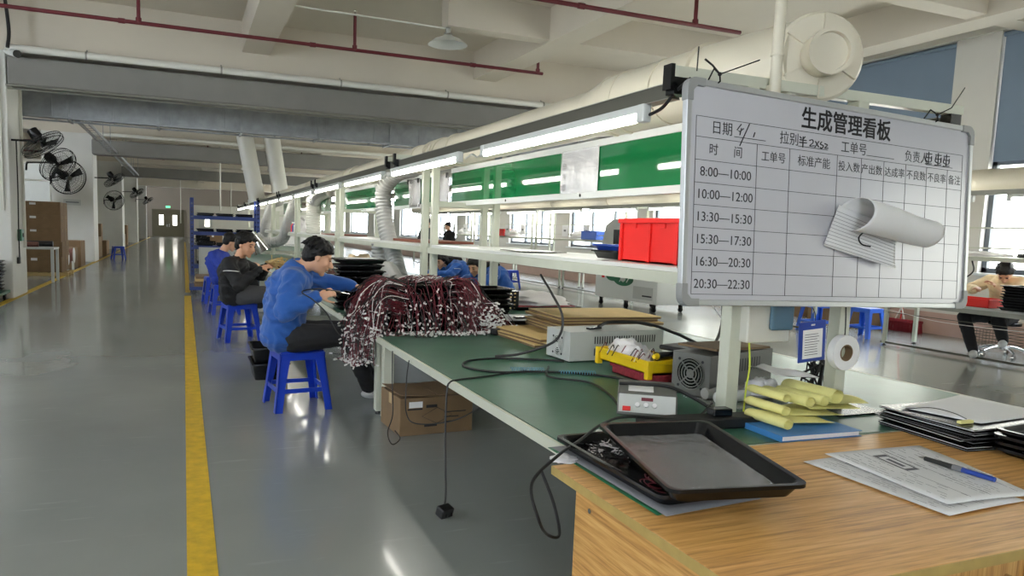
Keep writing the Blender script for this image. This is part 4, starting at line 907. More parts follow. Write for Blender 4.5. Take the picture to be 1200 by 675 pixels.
MB().grid(lambda u, v: (-.175+.35*u, -.29+.58*v, .002+.006*abs(noise.noise(Vector((u*5, v*7, 1))))+.003*noise.noise(Vector((u*16, v*20, 3)))), 30, 44).build('sheet', 'plasticfilm', t, smooth='all')
tag(MB().bx(1.5, 1.74, 2.05, 2.2, BZ+.018, BZ+.022).bx(1.5, 1.505, 2.05, 2.2, BZ+.02, BZ+.055).bx(1.5, 1.74, 2.05, 2.055, BZ+.02, BZ+.055).build('divider_box', 'blackplastic'), 'small black divider in the lower black tray', 'box')
tag(MB().tube(spline([(1.55, 2.52, BZ+.03), (1.57, 2.53, BZ+.05), (1.6, 2.51, BZ+.03), (1.57, 2.49, BZ+.02), (1.55, 2.52, BZ+.03)], 5), .008, 6).build('white_clip', 'whitewire'), 'small white plastic clip at the back corner of the trays', 'clip')
bag('scrap of white film at the desk corner', (1.32, 2.36, BZ+.001), (.05, .05, .02), 'whitebag', 8)
def pr1(bar):
    for i in range(18):
        v = .08+i*.048; u = .06
        if 5 < i < 9: continue
        while u < .9:
            w = random.uniform(.02, .09)
            if random.random() < .5: bar(u, min(.93, u+w), v, v+.006)
            u += w+.015
    bar(.12, .16, .36, .5); bar(.4, .44, .36, .5); bar(.12, .44, .36, .38); bar(.12, .44, .48, .5); bar(.2, .36, .41, .45); bar(.05, .95, .33, .336); bar(.05, .95, .55, .556)
quad_sheet('paper_sheet', [(2.217, 2.08), (2.235, 1.505), (2.64, 1.525), (2.62, 2.1)], BZ+.002, 'paper', 'printed white sheet on the desk, lower and left of the two', 'paper', print_fn=pr1)
quad_sheet('paper_sheet', [(2.37, 2.12), (2.31, 1.565), (2.72, 1.54), (2.88, 2.1)], BZ+.007, 'paper', 'printed white sheet on the desk under the pen', 'paper', print_fn=pr1, wave=.004)
t = thing('pen', 'black and deep blue ball pen lying on the printed sheets', 'pen', (2.68, 1.79, BZ+.026), math.atan2(-.27, .012))
MB().cyl((-.01, 0, 0), (.13, 0, 0), .0105, .009, 14).build('barrel', 'bluetag', t, smooth=True); MB().cyl((-.13, 0, 0), (-.01, 0, 0), .0085, .0105, 14).build('grip', 'blackrubber', t, smooth=True)
MB().cyl((-.155, 0, 0), (-.13, 0, 0), .002, .0075, 12).build('tip', 'chrome', t); MB().cyl((-.02, 0, 0), (.015, 0, 0), .0112, n=14).build('band', 'papergrey', t); MB().bx(.03, .12, -.003, .003, .01, .014).build('clip', 'chrome', t)
t = thing('notebook', 'blue hardcover notebook under the yellow papers', 'book', (2.57, 2.46, BZ+.001), -.04)
MB().bx(-.22, .22, -.15, .15, 0, .003).bx(-.22, .22, -.15, .15, .024, .027).bx(-.222, -.219, -.15, .15, 0, .027).build('cover', 'notebook', t, bevel=.001); MB().bx(-.215, .21, -.143, .143, .004, .0235).build('page_block', 'paper', t)
def yroll(label, a, b, r, m='yellowpaper'):
    a = Vector(a); b = Vector(b); t = thing('paper_roll', label, 'paper', a); d = b-a; q = d.normalized().to_track_quat('Z', 'Y').to_matrix()
    def f(u, v): an = u*4.2*PI; rr = r*(1-.14*u); return q @ Vector((rr*math.cos(an)*1.25, rr*math.sin(an)*.85, 0)) + d*(v + .03*math.sin(an*.5))
    MB().grid(f, 56, 3).build('sheet', m, t, smooth='all', solid=.0008); return t
z = BZ+.03
ys_ = [('bottom left rolled yellow paper on the notebook', (2.42, 2.6, .715), (2.43, 2.38, .715), .026), ('rolled yellow paper above the bottom left one', (2.47, 2.66, .757), (2.47, 2.44, .757), .024),
       ('thin rolled yellow paper second from the left', (2.53, 2.72, .8), (2.53, 2.5, .8), .022), ('middle rolled yellow paper in the pile', (2.62, 2.72, .785), (2.63, 2.46, .785), .028),
       ('long rolled yellow paper right of the middle', (2.72, 2.73, .78), (2.74, 2.48, .78), .028), ('biggest rolled yellow paper at the right end of the pile', (2.84, 2.8, .785), (2.86, 2.52, .785), .038)]
for l, a, b, r in ys_: yroll(l, a, b, r)
for i, (x, y) in enumerate(((2.63, 2.56), (2.75, 2.62), (2.9, 2.66), (3.0, 2.7))):
    quad_sheet('paper_sheet', [(x-.16, y-.1), (x+.1, y-.16), (x+.16, y+.08), (x-.1, y+.12)], BZ+.032+.012*i, 'yellowpaper', 'crumpled yellow sheet at the base of the roll pile, %s' % ('leftmost', 'second from left', 'third from left', 'rightmost')[i], 'paper', wave=.01)
tag(MB().bx(2.98, 3.3, 2.6, 2.8, BZ+.001, BZ+.008).build('clipboard', 'blackplastic', rz=0), 'thin black clipboard sticking out right of the yellow papers', 'clipboard')
# folder stack
rnd = random.Random(4)
for i in range(8):
    t = thing('document_folder', 'black document folder in the stack at the right of the desk, %s' % ('lowest', 'second', 'third', 'fourth', 'fifth', 'sixth', 'seventh', 'topmost')[i], 'folder', (3.36+rnd.uniform(-.03, .03), 2.22+rnd.uniform(-.03, .02), BZ+.001+.0112*i), rnd.uniform(-.1, .08)-.06, 'black folders stacked on the desk')
    MB().bx(-.3, .32, -.23, .23, 0, .0025).bx(-.3, .32, -.23, .23, .007, .0095).build('cover', 'blackplastic', t, bevel=.001); MB().bx(-.295, .3, -.225, .225, .003, .0065).build('page_block', 'paper' if i % 2 else 'papergrey', t)
quad_sheet('paper_sheet', [(3.12, 2.38), (3.2, 2.06), (3.75, 2.1), (3.7, 2.5)], BZ+.093, 'paper', 'blank white sheets on top of the black folders', 'paper', .004)
t = thing('wire_clip', 'bent wire and yellow clip on the edge of the folder stack', 'clip', (3.14, 2.1, BZ+.092)); MB().bx(-.04, .04, -.02, .0, 0, .012).build('clip', 'yellowpaper', t); MB().tube(spline([(-.1, .2, .02), (0, .15, .03), (.05, .08, .02), (.02, 0, .015)], 6), .002, 5).build('wire', 'ink', t)
for i in range(4): tray('black tray at the right edge of the desk beside the folders, %s' % ('lowest', 'second', 'third', 'topmost')[i], (3.3, 1.84, BZ+.001+.026*i), .32, .24, .03, .08*(i % 2), group='small black trays at the right edge')
# ------------------------------------------------------------ under the bench
t = carton('worn cardboard box with taped flaps on the floor under the nearest bench', (1.72, 5.27, 0), .58, .46, .28, .05, worn=True)
m = MB()
m.box((-.14, 0, .295), (.29, .45, .006), rot(0, .06, 0)).box((.15, .02, .292), (.28, .45, .006), rot(0, -.05, .02)).build('flap', 'card', t)
k = MB(); y = -.2325
k.tube([(-.12, y, .14), (0, y, .2), (.12, y, .14), (0, y, .08)], .002, 4, closed=True); k.bx(-.1, .0, y-.001, y, .06, .075); k.build('box_print', 'ink', t)
tray('black crate on the floor behind the blue stool', (.78, 7.5, 0), .34, .5, .16, name='plastic_crate'); tray('black crate on top of the one behind the blue stool', (.78, 7.52, .17), .34, .5, .14, name='plastic_crate')
# ------------------------------------------------------------ people
def mesh_remesh(mb, voxel, smooth_it=3, wr=0, wscale=9, seed=0):
    me = bpy.data.meshes.new('tmp'); me.from_pydata(mb.v, [], mb.f); me.update()
    bm = bmesh.new(); bm.from_mesh(me); bmesh.ops.recalc_face_normals(bm, faces=bm.faces); bm.to_mesh(me); bm.free()
    o = bpy.data.objects.new('tmp', me); COL.objects.link(o)
    r = o.modifiers.new('r', 'REMESH'); r.mode = 'VOXEL'; r.voxel_size = voxel
    s = o.modifiers.new('s', 'SMOOTH'); s.factor = .6; s.iterations = smooth_it
    bpy.context.view_layer.update()
    out = bpy.data.meshes.new_from_object(o.evaluated_get(bpy.context.evaluated_depsgraph_get()))
    bpy.data.objects.remove(o); bpy.data.meshes.remove(me)
    if wr:
        sd = Vector((seed*1.7, seed*.3, seed))
        ns = [v.normal.copy() for v in out.vertices]
        for v, n in zip(out.vertices, ns):
            p = v.co; q = Vector((p.x, p.y, p.z*1.8))*wscale + sd
            d = noise.noise(q) + .5*noise.noise(q*2.3)
            rd = math.sin(14*noise.noise(Vector((p.x*3+p.z*4, p.y*4, p.z*5-p.x*4))*.9+sd))
            fo = math.sin((p.z*.85+p.x*.5)*62 + 8*noise.noise(p*4.5+sd))*max(0, noise.noise(p*4+sd*2)+.15)
            v.co = p + n*wr*(.8*d + .35*rd + 1.1*fo)
    out.polygons.foreach_set('use_smooth', [True]*len(out.polygons))
    return out
def skin_obj(name, me, m, parent):
    me.materials.clear(); me.materials.append(M[m]); o = bpy.data.objects.new(name, me); me.name = name; COL.objects.link(o); o.parent = parent
    return o
def cap_(mb, a, b, r0, r1, n=14):
    mb.cyl(a, b, r0, r1, n); mb.ball(a, r0, n=n); mb.ball(b, r1, n=n); return mb
def chain(mb, pts, rs):
    for i in range(len(pts)-1): cap_(mb, pts[i], pts[i+1], rs[i], rs[i+1])
def hand(mb, w, d, nrm, s, side=1, curl=.5):
    w = Vector(w); d = Vector(d).normalized(); nrm = Vector(nrm); nrm = (nrm-d*nrm.dot(d)).normalized(); sd = d.cross(nrm)*side
    F = Matrix((d, sd, nrm)).transposed()
    mb.ball(w+d*.05*s, (.05*s, .038*s, .016*s), F, 14); mb.ball(w+d*.03*s, (.035*s, .03*s, .018*s), F, 12)
    for i, (off, L) in enumerate(((-.028, .9), (-.009, 1.0), (.01, .95), (.028, .75))):
        p = w + d*(.088-.004*abs(i-1))*s + sd*off*s; a = 0
        for j, l in enumerate((.04, .027, .02)):
            a += curl*(.6+.5*j)*(1+.12*i); q = p + (d*math.cos(a)+nrm*math.sin(a))*l*L*s; cap_(mb, p, q, (.0092-.0008*j)*s, (.0086-.0008*j)*s, 8); p = q
    p = w + d*.028*s - sd*.03*s
    for j, (l, a) in enumerate(((.04, .75), (.03, .45), (.022, .25))):
        q = p + (d*math.cos(a) - sd*math.sin(a) + nrm*(.35+.2*j)).normalized()*l*s; cap_(mb, p, q, (.0115-.001*j)*s, (.0105-.001*j)*s, 8); p = q
def person(label, base, J, cloth='bluecloth', legs='blackcloth', shoes='whitecloth', hair='short', skin='skin', s=1.12, hs=1.2, hd=(0, .5), vox=.009, curl=.55, tr=.15, sleeve=.075, stripe=None, hn=((0, 0, -1), (0, 0, -1)), seed=0):
    """J: hip chest neck head sl el wl hl(hand dir) ... ; r = right, l = left"""
    base = Vector(base); g = lambda k: Vector(J[k])-base
    t = thing('person', label, 'person', base)
    yaw, pitch = hd
    HR = Matrix.Rotation(yaw, 3, 'Z') @ Matrix.Rotation(pitch, 3, 'Y'); hc = g('head'); k = hs
    def H(x, y, z): return hc + HR @ Vector((x*k, y*k, z*k))
    b = MB()
    def E(c, r, n=16): b.ball(H(*c), [q*k for q in r], HR, n)
    E((-.015, 0, .03), (.094, .074, .085), 20); E((.018, 0, -.018), (.07, .062, .088), 20); E((.03, 0, -.07), (.052, .046, .038)); b.ball(H(.068, 0, -.098), .02*k)
    cap_(b, H(.082, 0, .008), H(.108, 0, -.03), .009*k, .0145*k, 10); b.ball(H(.1, .011, -.034), .009*k); b.ball(H(.1, -.011, -.034), .009*k)
    for q in (-1, 1):
        E((.052, q*.034, -.028), (.03, .024, .028)); E((-.004, q*.074, -.008), (.018, .009, .031)); cap_(b, H(.08, q*.014, .022), H(.066, q*.044, .022), .011*k, .01*k, 10)
    E((.086, 0, -.055), (.012, .022, .0075)); E((.084, 0, -.067), (.011, .019, .008))
    nk = g('neck'); cap_(b, nk, hc + HR @ Vector((-.025*k, 0, -.06*k)), .062*s, .056*s)
    ch, hip = g('chest'), g('hip')
    chain(b, [hip, ch, nk], [.12*s, .13*s, .07*s])
    for q in 'rl':
        S_, E_, W_ = g('s'+q), g('e'+q), g('w'+q); chain(b, [ch.lerp(nk, .6), S_, E_, W_], [.07*s, .052*s, .042*s, .027*s])
        dv = Vector(J['d'+q]); hand(b, W_, dv, hn[0 if q == 'r' else 1], s*.95, 1 if q == 'r' else -1, curl)
        Hq, K, A, T = g('h'+q), g('k'+q), g('a'+q), g('t'+q); chain(b, [hip, Hq, K, A], [.1*s, .085*s, .058*s, .038*s]); cap_(b, A, A.lerp(T, .45), .033*s, .026*s)
    skin_obj('body', mesh_remesh(b, vox, 2), skin, t)
    # clothes
    j = MB(); side = (g('sl')-g('sr')).normalized()
    def torso(p, rx, ry, rz):
        fwd = side.cross(Vector((0, 0, 1))).normalized(); F = Matrix((fwd, side, Vector((0, 0, 1)))).transposed(); j.ball(p, (rx, ry, rz), F, 20)
    steps = 7
    for i in range(steps+1):
        f = i/steps; p = hip.lerp(ch, f); torso(p, tr*(1.02-.05*math.sin(f*3)), tr*(1.2+.12*f), .14*s)
    torso(ch.lerp(nk, .45), tr*.9, tr*1.25, .12*s)
    for q in 'rl':
        S_, E_, W_ = g('s'+q), g('e'+q), g('w'+q); chain(j, [ch.lerp(nk, .6), S_, S_.lerp(E_, .5), E_, E_.lerp(W_, .5), W_.lerp(E_, .06)], [.09*s, sleeve*s*1.08, sleeve*s, sleeve*s*.92, sleeve*s*.78, sleeve*s*.55])
    cap_(j, nk.lerp(ch, .35), nk, .095*s, .07*s)
    skin_obj('jacket', mesh_remesh(j, vox*1.2, 2, .012*s, 6, seed), cloth, t)
    co = MB(); ax = (hc-nk).normalized(); q_ = (ax*.5+Vector((0, 0, .5))).normalized()
    co.lathe([(.078*s, -.03), (.08*s, .0), (.07*s, .035*s), (.073*s, .037*s), (.088*s, .0), (.1*s, -.035)], nk+q_*.0, q_, 28); co.build('collar', cloth, t, smooth='all')
    p_ = MB()
    for q in 'rl':
        Hq, K, A = g('h'+q), g('k'+q), g('a'+q); chain(p_, [hip, Hq, K, K.lerp(A, .5), A.lerp(K, .05)], [.125*s, .108*s, .078*s, .07*s, .058*s])
    skin_obj('trousers', mesh_remesh(p_, vox*1.3, 2, .004*s, 8, seed+3), legs, t)
    for q in 'rl':
        A, T = g('a'+q), g('t'+q); m = MB(); d = (T-A); d.z = 0; d.normalize(); F = Matrix((d, Vector((-d.y, d.x, 0)), Vector((0, 0, 1)))).transposed()
        m.ball(A+d*.06-Vector((0, 0, .035)), (.135*s, .048*s, .045*s), F, 16); m.ball(A-Vector((0, 0, .01)), (.05*s, .045*s, .06*s), F, 12)
        so = skin_obj('shoe', mesh_remesh(m, .011, 2), shoes, t)
    # face details
    for q in (-1, 1): 
        MB().ball(H(.082, q*.03, .003), (.006*k, .013*k, .0042*k), HR, 10).build('eye', 'eye', t, smooth='all')
        MB().tube([H(.092, q*.014, .026), H(.09, q*.03, .031), H(.076, q*.046, .025)], .0035*k, 6).build('eyebrow', 'hair', t)
    MB().ball(H(.0955, 0, -.061), (.005*k, .018*k, .0022*k), HR, 10).build('mouth', 'lip', t, smooth='all')
    h = MB()
    def Z(c, r): h.ball(H(*c), [q*k for q in r], HR, 16)
    Z((-.022, 0, .046), (.095, .083, .08)); Z((-.052, 0, .0), (.062, .078, .08)); Z((.03, 0, .075), (.05, .066, .042))
    rr = random.Random(seed)
    for i in range(150):
        th = rr.uniform(-2.75, 2.75); ph = rr.uniform(.05, 1.2); v = Vector((-math.cos(th)*math.cos(ph), math.sin(th)*math.cos(ph), math.sin(ph)))
        a_ = Vector((-.018+v.x*.092, v.y*.079, .05+v.z*.074)); dwn = (v*.25 + Vector((.25*(1 if a_.x > 0 else -.6), v.y*.2, -.55)) + Vector((rr.uniform(-.3, .3), rr.uniform(-.3, .3), 0))).normalized()
        b_ = a_ + dwn*rr.uniform(.03, .05)
        if b_.x > .06 and b_.z < .06: b_.z = .06
        h.cyl(H(*a_), H(*b_), .013*k, .003*k, 6)
    for q in (-1, 1): Z((-.015, q*.07, .035), (.038, .016, .045)); Z((.02, q*.064, .05), (.03, .014, .032))
    if hair == 'bun': Z((-.1, 0, .0), (.035, .035, .045)); Z((-.07, 0, -.03), (.045, .06, .06))
    if hair == 'long':
        bk = g('chest').lerp(g('neck'), .55) - HR @ Vector((.12, 0, 0)); pts = [H(-.05, 0, 0), H(-.09, 0, -.06), bk+Vector((0, 0, .04)), bk-Vector((0, 0, .14))]
        for o_ in (-.05, 0, .05): chain(h, [p+side*o_*k for p in pts], [.06*k, .06*k, .055*k, .03*k])
        for q in (-1, 1): chain(h, [H(-.03, q*.07, .02), H(-.035, q*.076, -.07), H(-.04, q*.078, -.16)], [.028*k, .024*k, .018*k])
    skin_obj('hair', mesh_remesh(h, vox*.9, 1, .004*k, 30, seed+9), 'hair', t)
    if stripe:
        for q in 'rl':
            S_, E_ = g('s'+q), g('e'+q); fwd = side.cross(Vector((0, 0, 1))).normalized(); sgn = -1 if q == 'r' else 1
            a = S_ + Vector((0, 0, sleeve*s*.6)); P = []
            for i in range(9): an = -1.2+2.4*i/8; P.append(S_.lerp(E_, .35) + fwd*math.sin(an)*sleeve*s*1.16 + side*sgn*math.cos(an)*sleeve*s*1.14 + Vector((0, 0, .02*math.cos(an))))
            MB().tube(P, .005, 6).build('stripe', stripe, t)
    return t
# man in blue at the near bench end
person('man in bright blue work jacket on the nearest blue stool, soldering', (.85, 6.1, 0), dict(
    hip=(.74, 6.1, .62), chest=(.78, 6.07, .98), neck=(.86, 6.05, 1.17), head=(1.01, 6.0, 1.262),
    sr=(.79, 5.83, 1.075), er=(.7, 5.7, .84), wr=(.96, 5.7, .965), dr=(1, -.1, .35), sl=(.86, 6.3, 1.09), el=(1.14, 6.38, 1.02), wl=(1.36, 6.28, 1.0), dl=(1, -.3, -.1),
    hr=(.83, 5.98, .6), kr=(1.25, 5.96, .62), ar=(1.5, 6.2, .1), tr=(1.66, 6.25, .05), hl=(.83, 6.22, .6), kl=(1.26, 6.24, .62), al=(1.6, 6.5, .1), tl=(1.76, 6.55, .05)),
    hd=(-.12, .42), vox=.0075, tr=.178, sleeve=.078, hn=((.1, .8, -.3), (0, 0, -1)), curl=.75, seed=1)
# his soldering iron
t = thing('soldering_iron', 'thin black soldering iron in the right hand of the man in blue', 'tool', (1.1, 5.72, 1.0), (0, .18, .35))
MB().cyl((-.09, 0, 0), (.04, 0, 0), .009, .012, 12).build('handle', 'blackrubber', t, smooth=True); MB().cyl((.04, 0, 0), (.13, 0, 0), .005, .003, 10).build('tip', 'chrome', t)
cable('thin black lead drooping from the soldering iron', [(1.01, 5.69, 1.02), (.93, 5.62, 1.03), (.82, 5.58, 1.01), (.9, 5.56, .95), (1.0, 5.55, .85), (1.08, 5.52, .7), (1.2, 5.55, .62), (1.34, 5.62, .67)], .005)
person('woman in a black jacket with white piping, holding brown wires', (.62, 9.85, 0), dict(
    hip=(.6, 9.85, .6), chest=(.57, 9.72, .9), neck=(.64, 9.66, 1.05), head=(.72, 9.6, 1.25),
    sr=(.5, 9.46, 1.0), er=(.62, 9.36, .76), wr=(.88, 9.4, .97), dr=(1, .2, .25), sl=(.68, 9.95, 1.0), el=(.92, 9.95, .85), wl=(1.0, 9.65, 1.0), dl=(1, -.4, .2),
    hr=(.68, 9.72, .6), kr=(1.1, 9.75, .6), ar=(1.35, 9.85, .1), tr=(1.5, 9.9, .05), hl=(.68, 9.98, .6), kl=(1.1, 10.05, .6), al=(1.3, 10.1, .1), tl=(1.45, 10.1, .05)),
    cloth='blackcloth', legs='greycloth', hair='bun', skin='skin2', hd=(-.75, .3), vox=.011, tr=.185, sleeve=.08, hs=1.28, stripe='whitewire', seed=4, hn=((0, .6, -.6), (0, -.6, -.6)))
tag(MB().tube([(1.1+random.gauss(0, .07), 9.55+random.gauss(0, .06), 1.03+random.gauss(0, .035)) for i in range(70)], .006, 5).build('wire_bundle', 'tan'), 'bunch of brown wires held by the woman in black', 'wires', kind='stuff')
person('person in deep blue behind the woman in black, head turned to the bench', (.55, 12.9, 0), dict(
    hip=(.58, 12.9, .6), chest=(.5, 12.85, .88), neck=(.58, 12.8, 1.02), head=(.72, 12.78, 1.2),
    sr=(.45, 12.6, .98), er=(.55, 12.5, .75), wr=(.85, 12.6, .8), dr=(1, .2, 0), sl=(.6, 13.1, .98), el=(.8, 13.1, .8), wl=(1.05, 12.95, .85), dl=(1, -.3, 0),
    hr=(.62, 12.78, .6), kr=(1.05, 12.8, .6), ar=(1.2, 12.9, .1), tr=(1.35, 12.9, .05), hl=(.62, 13.0, .6), kl=(1.05, 13.05, .6), al=(1.2, 13.1, .1), tl=(1.35, 13.1, .05)),
    cloth='navycloth', hair='short', hd=(.1, .45), vox=.014, tr=.18, hs=1.2, seed=5)
def rworker(label, x, y, seed, cloth='bluecloth', hairs='long', dz=0):
    f = lambda a, b, c: (x+a, y+b, c+dz)
    # leaning low over the bench
    return person(label, (x, y, 0), dict(hip=f(0, 0, .6), chest=f(-.16, 0, .86), neck=f(-.34, .0, .93), head=f(-.52, -.02, 1.0),
        sr=f(-.28, .24, .9), er=f(-.48, .3, .78), wr=f(-.72, .12, .76), dr=(-1, -.2, -.1), sl=f(-.28, -.22, .9), el=f(-.44, -.3, .78), wl=f(-.7, -.12, .76), dl=(-1, .3, -.1),
        hr=f(-.08, .1, .58), kr=f(-.32, .12, .56), ar=f(-.36, .14, .1), tr=f(-.5, .14, .05), hl=f(-.08, -.1, .58), kl=f(-.32, -.12, .56), al=f(-.36, -.14, .1), tl=f(-.5, -.14, .05)),
        cloth=cloth, hair=hairs, hd=(PI+.6, .5), vox=.011, tr=.165, hs=1.2, stripe='whitewire', seed=seed)
rworker('long haired woman in bright blue jacket bending over the bench from the window side', 4.55, 10.2, 11)
rworker('woman in blue leaning in beside the long haired one, face hidden by the shelf', 4.62, 12.0, 12)
for i, (x, y) in enumerate(((3.9, 10.2), (3.95, 12.0))):
    t = thing('circuit_panel', ('circuit board panel under the hands of the long haired woman', 'circuit board panel under the hands of the farther woman in blue')[i], 'circuit board', (x-.15, y, BZ+.002)); MB().bx(-.15, .15, -.12, .12, 0, .012).build('board', 'pcb', t); MB().bx(-.1, .1, -.08, .08, .012, .03).build('component', 'blackplastic', t)
# beige worker at the window line
person('worker in beige jacket and black trousers seated at the right edge by the window', (10.9, 6.85, 0), dict(
    hip=(10.95, 6.85, .62), chest=(10.88, 6.88, .93), neck=(10.8, 6.86, 1.12), head=(10.64, 6.76, 1.19),
    sr=(10.9, 7.14, 1.05), er=(10.75, 7.3, .92), wr=(10.45, 7.0, .95), dr=(-.7, -.7, .1), sl=(10.82, 6.6, 1.05), el=(10.6, 6.5, .9), wl=(10.4, 6.7, 1.0), dl=(-.3, .6, .6),
    hr=(10.8, 6.97, .58), kr=(10.1, 6.9, .56), ar=(9.95, 6.62, .12), tr=(9.78, 6.5, .05), hl=(10.8, 6.72, .58), kl=(10.2, 6.5, .56), al=(10.12, 6.35, .3), tl=(9.98, 6.28, .22)),
    cloth='beigecloth', shoes='whitecloth', hair='bun', hd=(PI+.5, .95), vox=.012, tr=.17, seed=21)
def standing(label, x, y, yaw, cloth, seed, legs='blackcloth', h=1.0):
    c, s_ = math.cos(yaw), math.sin(yaw); f = lambda a, b, z: (x+a*c-b*s_, y+a*s_+b*c, z*h)
    person(label, (x, y, 0), dict(hip=f(0, 0, .98), chest=f(.02, 0, 1.3), neck=f(.04, 0, 1.5), head=f(.1, 0, 1.66), sr=f(.02, -.2, 1.42), er=f(.05, -.26, 1.14), wr=f(.25, -.15, 1.02), dr=f(1, .2, 0)[:2]+(0,) if False else (c, s_, 0),
        sl=f(.02, .2, 1.42), el=f(.05, .26, 1.14), wl=f(.25, .15, 1.02), dl=(c, s_, 0), hr=f(0, -.1, .94), kr=f(.03, -.11, .5), ar=f(0, -.11, .09), tr=f(.15, -.12, .05), hl=f(0, .1, .94), kl=f(.03, .11, .5), al=f(0, .11, .09), tl=f(.15, .12, .05)),
        cloth=cloth, legs=legs, s=1.0, hs=1.05, hd=(yaw, .2), vox=.016, tr=.14, seed=seed)
standing('person standing far off in a dark grey jacket, seen above the shelf', 6.3, 19.5, 3.9, 'greycloth', 31, h=1.03)
standing('small far standing person in black, seen above the brown board', 8.0, 22.5, 3.4, 'blackcloth', 32, h=1.0)
# ------------------------------------------------------------ window side line (line 2)
X2 = 9.95
def make_table2(y0, y1, label):
    t = thing('workbench', label, 'workbench', (X2+.35, (y0+y1)/2, 0), group='steel edged tables along the windows'); h = (y1-y0)/2
    MB().bx(-.75, .35, -h, h, .72, .75).build('tabletop', 'metalgrey', t, bevel=.004)
    MB().bx(-.75, -.72, -h, h, .66, .72).bx(.32, .35, -h, h, .66, .72).build('apron', 'alu', t)
    for y in (-h+.06, h-.06):
        for x in (-.35, .3): l = MB().bx(x-.025, x+.025, y-.025, y+.025, .03, .72).build('leg', 'framepaint', t); MB().cyl((x, y, 0), (x, y, .04), .012).cyl((x, y, 0), (x, y, .01), .03).build('foot', 'blackplastic', l)
    MB().bx(-.365, -.335, -h, h, .03, .06).bx(-.36, -.34, -h, h, .5, .508).build('stretcher', 'darkalu', t)
    return t
t2 = [(3.1, 8.05), (9.3, 11.6), (14.8, 18.4), (18.5, 23), (23.1, 28), (28.1, 33)]
for (a, b), l in zip(t2, ('window side table with the red bin and the seated beige worker', 'window side table behind the whiteboard', 'window side table just past the white machine', 'window side table with the small blue bins', 'window side table far along', 'farthest window side table')):
    make_table2(a, b, l)
def rack2(y0, y1, label, tags=True):
    t = thing('shelf_rack', label, 'rack', (X2, (y0+y1)/2, .751), group='cream shelf racks along the windows'); h = (y1-y0)/2
    for y in (-h+.04, h-.04):
        for x in (-.3, .3): MB().bx(x-.025, x+.025, y-.025, y+.025, 0, 1.5).build('post', 'framepaint', t)
        MB().bx(-.45, .45, y-.02, y+.02, 1.44, 1.49).build('crossbeam', 'framepaint', t)
    MB().bx(-.33, .33, -h, h, .6, .655).build('shelf_board', 'framepaint', t, bevel=.003)
    m = MB()
    for z in (.76, 1.02): m.bx(-.31, -.29, -h, h, z, z+.02)
    m.build('wire_rail', 'framepaint', t)
    if tags:
        for i in range(3): y = -h+.5+i*1.15; g_ = MB().bx(-.325, -.32, y, y+.32, .72, 1.02).build('hanging_card', 'paper', t); MB().bx(-.328, -.325, y+.1, y+.22, .85, .9).build('card_print', 'papergrey', g_)
for i, ((a, b), l) in enumerate(zip([(3.2, 7.9), (8.2, 11.6), (14.8, 19.6), (19.8, 24.6), (24.8, 31)], ('shelf rack over the red bin table by the window', 'shelf rack hidden behind the whiteboard', 'shelf rack with hanging cards beside the white machine', 'shelf rack with hanging cards farther along the windows', 'farthest shelf rack along the windows'))): rack2(a, b, l, i > 1)
t = thing('exhaust_duct', 'cream duct running above the window side tables', 'duct', (X2, 0, 2.42)); MB().cyl((0, 3, 0), (0, 33, 0), .15, n=28).build('pipe', 'pvc', t, smooth=True); m = MB()
for y in (9.5, 13, 16, 19, 24): m.cyl((0, y, 0), (0, y+.3, 0), .165, n=28)
m.build('joint_ring', 'pvc', t, smooth=True)
for i, y in enumerate((4.0, 6.5, 9.0, 11.6, 14.1, 16.6, 19.2, 21.8, 24.5, 27)):
    dup(tp, (9.45, y, 2.19), label='lit tube light over the window side tables, %s from the right edge' % ords[i], group='tube lights over the window side tables')
tag(MB().bx(9.42, 9.48, 3.2, 30, 2.19, 2.25).build('lamp_rail', 'alu'), 'aluminium lamp rail over the window side tables', 'rail')
# things on line 2
bin_('long red parts bin on the window side table beside the beige worker', (9.75, 6.55, .752), .35, .62, .11, 'redplastic', False)
stack(9, 'in the pile before the beige worker', (9.72, 5.85, .752), .4, .45, .04, .034, seed=14)
t = thing('vent_box', 'ivory slotted basket beside the red bin by the window', 'basket', (10.05, 7.35, .752)); MB().bx(-.15, .15, -.2, .2, 0, .26).build('body', 'ivory', t, bevel=.008); m = MB()
for i in range(6):
    for j in range(2): m.bx(-.152, -.15, -.17+i*.06, -.145+i*.06, .05+j*.1, .1+j*.1)
m.build('slot', 'papergrey', t)
for i, (dy, dz) in enumerate(((0, 0), (.12, .02))):
    cable(('black lead hanging from the window side shelf to the table, left one', 'black lead hanging from the window side shelf to the table, right one')[i], [(9.75, 6.75-dy, 1.35), (9.74, 6.72-dy, 1.2), (9.7, 6.9-dy, 1.05), (9.66, 7.1-dy, .95), (9.62, 7.3, .88)], .01)
bag('small clear bag lying on the shelf at the right edge', (9.85, 5.8, 1.41), (.2, .3, .1), 'blackplastic', 22, 'cable_bag'); bag('bag of white strips on the shelf at the right edge', (9.85, 6.6, 1.41), (.2, .4, .07), 'whitebag', 23)
t = thing('office_chair_base', 'chromed five star base of the chair under the beige worker', 'chair', (10.75, 6.75, 0))
for k in range(5):
    a = k*2*PI/5+.4; l = MB().tube(spline([(0, 0, .14), (.15*math.cos(a), .15*math.sin(a), .14), (.3*math.cos(a), .3*math.sin(a), .09)], 4), .018, 8).build('leg', 'chrome', t, smooth=True); MB().cyl((.3*math.cos(a), .3*math.sin(a)-.02, .03), (.3*math.cos(a), .3*math.sin(a)+.02, .03), .03, n=14).cyl((.3*math.cos(a), .3*math.sin(a), .03), (.3*math.cos(a), .3*math.sin(a), .09), .01).build('caster', 'chrome', l)
